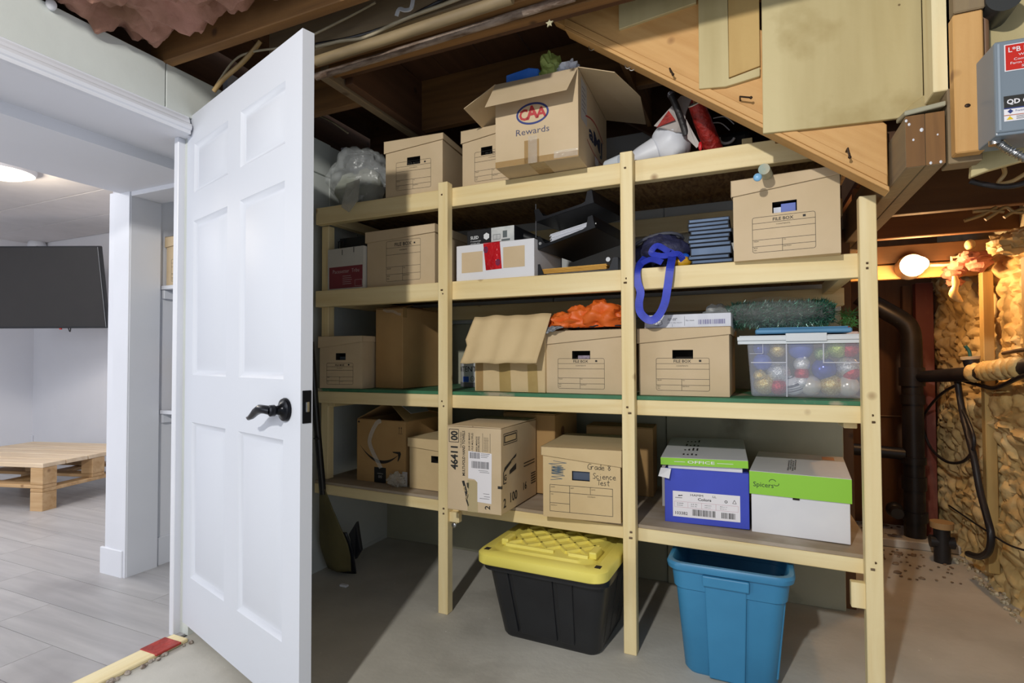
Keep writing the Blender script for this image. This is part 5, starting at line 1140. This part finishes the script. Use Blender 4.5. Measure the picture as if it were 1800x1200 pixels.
ends = [[(1695, 388), (1725, 378), (1752, 364)], [(1732, 386), (1748, 376), (1768, 364), (1785, 373), (1815, 372)], [(1765, 382), (1778, 374), (1800, 366), (1830, 360)], [(1710, 372), (1735, 370), (1765, 372)]]
for e_, l_ in zip(ends, ('cut tan cable end under the landing, nearest the beam', 'bent tan cable end under the landing, running off to the foam wall', 'short tan cable stub under the landing, near the foam wall', 'thin tan wire lying along the landing joist')):
    cable('cable', l_, [at(x, y, y=2.36) for x, y in e_], .006, TAN)
# bulb
c = thing('light_bulb', 'glowing warm dome bulb on the plate under the landing', 'light', (.70, 3.04, 1.452))
GLOW = mat('bulb_glow', '#FFF1D8', emit=('#FFD9A0', 30))
MB().ball((0, 0, 0), .050, 24, 16, (1.1, .9, .75)).build('bulb', GLOW, c, smooth=True)
MB().tube([(0, .03, .0), (0, .098, .0)], [.052, .06], 24).build('socket', mat('porcelain', '#D8C8B0', rough=.4), c, smooth=True)
q = MB().tube([(.075, 3.04-2.97, 0), (.12, .06, -.004), (.155, .06, -.002), (.155, .06, .03), (.20, .06, .032)], .007, 8).build('bulb_wire', mat('cream_cable', '#E0CDB0', rough=.5), c, smooth=True)
# drain stack
ABS = mat('black_abs', '#1A1A1D', '#28272A', rough=.4, scale=(9, 9, 9), dots=('#A89A7A', 26, .035))
c = thing('drain_stack', 'black drain stack with couplings, a bent top and a long side arm', 'pipe')
SX, SY = .806, 3.60
MB().tube([(SX, SY, 0), (SX, SY, 1.12)], .050, 20).build('stack_pipe', ABS, c, smooth=True)
MB().tube(smooth_path([(SX, SY, 1.10), (SX-.004, SY, 1.16), (SX-.03, SY-.0, 1.215), (SX-.10, SY, 1.27), (SX-.24, SY+.01, 1.37)], 5), .049, 18).build('elbow', ABS, c, smooth=True)
for z, h_, r_ in ((.865, .10, .060), (.765, .05, .057), (.44, .035, .058), (.30, .07, .057), (.13, .05, .06)):
    MB().tube([(SX, SY, z), (SX, SY, z+h_)], r_, 20).build('coupling', ABS, c, smooth=True)
arm = [Vector((SX+.03, SY-.03, .915)), Vector((.91, 3.05, .945)), Vector((.955, 2.60, .985)), Vector((.99, 2.2, 1.015))]
MB().tube(arm, [.030, .034, .036, .036], 16).build('side_arm', ABS, c, smooth=True)
mb = MB(); r = random.Random(6)
for t in (.15, .34, .42, .52, .60, .72, .80):
    i = int(t*2.999) if t < 1 else 2; P = arm[1].lerp(arm[2], t*1.15-.1); mb.ball(P+Vector((-.010, 0, .004)), .042, 14, 10, (.85, 1.25, 1.0), lambda d: 1+.15*noise.noise(d*3+P*20))
mb.build('foam_blobs', FOAM, c, smooth=True)['kind'] = 'stuff'
T = arm[1].lerp(arm[2], .02)
MB().tube([T, T+Vector((-.012, 0, .065))], [.026, .03], 16).build('cleanout', ABS, c, smooth=True); MB().tube([T+Vector((-.012, 0, .065)), T+Vector((-.013, 0, .078))], .036, 18).build('cleanout_cap', mat('dusty_cap', '#B9A98C', rough=.6), c, smooth=True)
MB().tube([(.50, SY+.02, .50), (SX-.04, SY, .49)], .034, 14).build('low_branch', ABS, c, smooth=True)
MB().ball((SX-.10, SY-.04, .19), .042, 14, 10).tube([(SX-.10, SY-.05, .19), (SX-.10, SY-.11, .185)], .03, 12).build('trap', ABS, c, smooth=True)
cable('cable', 'short green wire sticking up out of the cleanout cap', [T+Vector((-.013, 0, .07)), T+Vector((-.016, 0, .10)), T+Vector((-.03, .0, .125))], .007, mat('green_wire', '#1F5A58', rough=.5))
X9 = .90
P9 = lambda l: [at(x, y, x=X9) for x, y in l]
cable('cable', 'thick black cable bundle falling along the foam wall to the floor', P9([(1683, 668), (1686, 690), (1693, 730), (1702, 765), (1712, 805), (1722, 860), (1734, 905), (1742, 940), (1738, 968), (1722, 978), (1702, 973)]), .014, BLK)
cable('cable', 'thin black cable making a wide loop beside the drain stack', P9([(1682, 676), (1655, 692), (1630, 720), (1622, 745), (1635, 785), (1662, 810), (1690, 812), (1708, 795), (1712, 770), (1702, 740), (1692, 720)]), .007, BLK)
cable('cable', 'twisted black cable along the foam wall under the side arm', [at(x, y, x=.93) for x, y in ((1690, 668), (1720, 676), (1745, 682), (1765, 676), (1790, 664), (1830, 650))], .009, BLK)
cable('cable', 'thin dark wire crossing low along the foam wall', [at(x, y, x=.92) for x, y in ((1668, 888), (1700, 910), (1745, 940), (1775, 958), (1805, 968))], .004, BLK)
cable('cable', 'dark rod poking out of the foam wall above the side arm', [at(x, y, x=.93) for x, y in ((1764, 621), (1790, 616), (1830, 611))], .008, mat('brown_rod', '#4A3420', rough=.6))
c = thing('sump_valves', 'dark valve and broken pipe bits on the floor beside the drain stack', 'pipe fittings', (.86, 3.30, 0))
MB().tube([(.0, .05, 0), (.0, .05, .17)], .035, 14).tube([(-.05, .05, .10), (.05, .05, .10)], .03, 12).build('valve_body', ABS, c, smooth=True)
MB().tube([(-.0, .05, .17), (0, .05, .20)], [.048, .05], 16).build('valve_cap', mat('tan_cap', '#B08E60', rough=.6), c, smooth=True)
DIRT = mat('dirt', '#6E5A46', '#8E7C66', rough=.9, scale=(30, 30, 30))
mb = MB(); r = random.Random(12)
for i in range(150):
    P = Vector((r.uniform(.5, 1.0)-.86, min(r.uniform(3.0, 4.1), 3.93)-3.30, .004)); mb.ball(P, r.uniform(.004, .007)*(2.6 if i % 9 == 0 else 1), 7, 5, (1.2, 1, .6), lambda d: 1+.5*noise.noise(d*2+P*40))
mb.build('rubble', DIRT, c)['kind'] = 'stuff'
mb = MB(); r = random.Random(15)
for i in range(60):
    y = r.uniform(2.2, 3.4); P = Vector((.97+r.uniform(-.05, .02), y, .006)); mb.ball(P, r.uniform(.004, .012), 6, 5)
q = mb.build('foam_crumbs', mat('foam_crumb', '#8A7650', '#D8D0B8', rough=.8, scale=(70, 70, 70)), wrf); q['kind'] = 'stuff'
q = MB().ball(at(1705, 430, y=3.0), .02, 14, 10, (1, 1, 1.2)).tube(smooth_path([at(x, y, y=2.98) for x, y in ((1678, 485), (1680, 500), (1676, 515), (1684, 525), (1692, 531))], 4), [.010, .011, .013, .015, .013, .012, .014, .016, .018, .018, .017, .016, .014, .012, .009, .007, .004], 10).build('hanging_tuft', FOAM, la, smooth=True)

# ================================================================== CEILING CLUTTER
CR = mat('cream_cable2', '#A59A82', '#8C8168', rough=.5, scale=(9, 9, 9))
def ceil(name, label, l, y, r_, m): return cable(name, label, [at(a, b, y=y) for a, b in l], r_, m)
ceil('cable', 'cream cable running along under the joists above the door edge', [(556, 82), (600, 72), (640, 66), (680, 48), (720, 30), (780, 8), (830, -12)], 1.40, .006, CR)
ceil('cable', 'dark twisted cable running with the cream cable under the joists', [(556, 78), (620, 66), (690, 44), (740, 20), (790, -6)], 1.415, .006, BLK)
ceil('cable', 'thin dusty cable above the white door in the joist bay', [(380, 150), (410, 108), (440, 92), (500, 82), (540, 66), (620, 26), (660, 4)], 1.36, .004, CR)
ceil('cable', 'flat tan cable bending down behind the white door', [(376, 160), (392, 140), (424, 112), (444, 90), (458, 72)], 1.36, .008, TAN)
ceil('cable', 'thin white cord hanging slack under the short joists', [(553, 200), (580, 212), (612, 234)], 1.95, .004, CR)
c = thing('ceiling_pipe', 'long dusty pipe running under the joists above the shelf', 'pipe')
MB().tube([at(556, 108, y=1.405), at(700, 62, y=1.405), at(900, -4, y=1.405)], .017, 14).build('pipe', mat('dusty_pipe', '#8C7A5A', '#75654A', rough=.6, scale=(7, 30, 30)), c, smooth=True)
c = thing('ceiling_pipe', 'rusty flaking pipe running under the joists above the shelf', 'pipe')
MB().tube([at(556, 135, y=1.50), at(760, 72, y=1.50), at(1010, -6, y=1.50)], .013, 14).build('pipe', mat('flaking_pipe', '#5C4636', '#A39284', rough=.7, scale=(12, 60, 60), bump=.5, bscale=80), c, smooth=True)
c = thing('pipe_strap', 'punched white metal strap hanging from a joist', 'strap')
ribbon(smooth_path([at(x, y, y=1.37) for x, y in ((727, -8), (723, 14), (712, 18), (702, 16), (697, 28))], 4), .012, (.3, -1, .2)).build('strap_band', mat('white_zinc', '#C9CCD0', rough=.4, metal=.4), c)
q = MB(); s_ = at(966, 41, y=1.55); 
q.prism([(s_.x+(.013 if i % 2 == 0 else .006)*math.sin(i*PI/5), 1.548, s_.z+(.013 if i % 2 == 0 else .006)*math.cos(i*PI/5)) for i in range(10)], (0, .004, 0))
q = q.build('star_sticker', mat('glow_star', '#A8A284', rough=.5)); tag(q, 'small pale star stuck on a joist', 'star')
for (a, b, l) in ((268, 40, 'pale cord stub hanging from the pink insulation'), ):
    ceil('cord_stub', l, [(268, 26), (266, 40), (264, 52), (268, 58)], 1.20, .003, PAPER)
q = MB().ball(at(90, 8, x=XW+.02), .014, 12, 8, (1, 1, 1.2)).build('cable_clip', PAPER, smooth=True); tag(q, 'white round cable clip at the top of the header board', 'clip')

# ================================================================== NEXT ROOM
tc = cf*4.42; tv = thing('television', 'black flat television tilted down on the far wall', 'television')
tR = at(182, 505, y=2.66); ux = Vector((math.cos(YAW), math.sin(YAW), 0)); nz_ = Vector((-math.sin(YAW), math.cos(YAW), 0))
W_, H_ = 1.16, .665; tv.location = tR-ux*(W_/2)+Vector((0, 0, -.0)); tv.rotation_euler = (math.radians(9), 0, YAW)
MB().box((-W_/2, 0, -H_/2), (W_/2, .035, H_/2)).build('back_shell', BLACKP, tv, bevel=.004)
MB().box((-W_/2+.012, -.003, -H_/2+.016), (W_/2-.012, .0, H_/2-.012)).build('screen', mat('tv_screen', '#2A2726', '#2C2928', rough=.28, spec=.6), tv)
MB().box((W_/2-.012, -.005, -H_/2+.01), (W_/2-.009, -.002, H_/2-.01)).build('bezel_highlight', mat('highlight_silver', '#B9B9BA', rough=.25, metal=.8), tv)  # silver strip painted in for the highlight on the bezel's lit side
MB().box((-.2, .035, -.15), (.2, .12, .15)).build('wall_bracket', BLACKP, tv)
MB().box((.18, .002, -H_/2-.010), (.196, .012, -H_/2)).build('ir_eye', mat('red_eye', '#B02A20'), tv)
MB().tube(smooth_path([(.24, .02, -H_/2), (.25, .02, -H_/2-.03), (.26, .02, -H_/2)], 5), .004, 6).build('cord_loop', BLK, tv, smooth=True)
q = MB().ball(at(65, 432, y=2.98), .075, 20, 14).build('camera_dome', WHITE, smooth=True); tag(q, 'white round camera dome in the far ceiling corner', 'camera')
q2 = MB().ball(at(66, 436, y=2.90), .022, 14, 8).build('lens', mat('lens_dark', '#6A6A70', rough=.2), q, smooth=True)
c = thing('wall_outlet', 'white outlet plate low on the far wall', 'outlet', (*at(54, 775, y=3.045),))
B('cover_plate', (-.035, -.006, -.06), (.035, .004, .06), WHITE, c, bevel=.003)
for z in (-.022, .022): MB().box((-.012, -.0075, z-.012), (.012, -.006, z+.012)).build('socket', GREYL, c)
# pallet table
c = thing('pallet_table', 'low pallet wood coffee table with thick block legs on the grey laminate', 'table', (-4.375, 2.065, 0), math.radians(14))
PW = mat('pallet_wood', '#C2A27A', '#A98558', rough=.6, scale=(2, 22, 22), dist=.6, knots='#7A5430'); PT = mat('pallet_top', '#D9C6AC', '#C8B092', rough=.5, scale=(2, 22, 22), dist=.6)
TW, TD = 1.1, .82
for j in range(5):
    MB().box((-TW, j*.165, .295), (.0, j*.165+.160, .325)).build('top_plank', PT, c, bevel=.003)
for j in range(3):
    MB().box((-TW, .0+j*.36, .155), (0, .10+j*.36, .178)).build('bottom_plank', PW, c, bevel=.003)
for x in (-.10, -TW*.52, -TW): MB().box((x, 0, .130), (x+.10, TD, .154)).build('cross_plank', PW, c, bevel=.003)
for x in (-.10, -TW*.5-.05, -TW):
    for y in (.0, .36, .72):
        MB().box((x, y, .179), (x+.10, y+.10, .294)).build('spacer_block', PW, c, bevel=.003)
        if not (x == -TW*.5-.05 or y == .36): MB().box((x, y, 0), (x+.10, y+.10, .129)).build('leg_block', PW, c, bevel=.003)
# ceiling fixture
c = thing('ceiling_light', 'glowing flush ceiling lamp in the next room', 'light', (*at(2, 303, z=2.17),))
MB().tube([(0, 0, 0), (0, 0, .03)], [.16, .17], 28).build('fixture_ring', WHITE, c, smooth=True)
MB().ball((0, 0, .0), .13, 24, 12, (1, 1, .3)).build('diffuser', mat('lamp_glow', '#FFF6E4', emit=('#FFE9C4', 9)), c, smooth=True)
# closet contents
file_box(None, None, 1.392, .24, .30, 'file box on the upper closet shelf of the next room', loc=(-2.685, 1.775), wd=.31, lab=(.12, .02, .8, .13))
FLOR = mat('floral_cloth', '#5E6FA0', '#C9A860', rough=.8, scale=(9, 9, 9), detail=2, ramp=(.52, .58), spots=('#6F9AAA', 5, .52, .6), bump=.3, bscale=12)
for i, (z, h_, l_) in enumerate(((.772, .10, 'folded flowered quilt at the bottom of the pile on the lower closet shelf'), (.870, .09, 'flowered quilt in the middle of the pile on the lower closet shelf'), (.958, .20, 'bulging flowered pillow on top of the quilt pile in the closet'))):
    q = MB().ball((-2.50, 1.985, z+h_/2), .2, 26, 16, (.98, 1.0, h_/.4), lambda d: 1+.06*noise.noise(d*3+Vector((i*7, 0, 0)))).build('quilt' if i < 2 else 'pillow', FLOR, smooth=True); tag(q, l_, 'bedding')
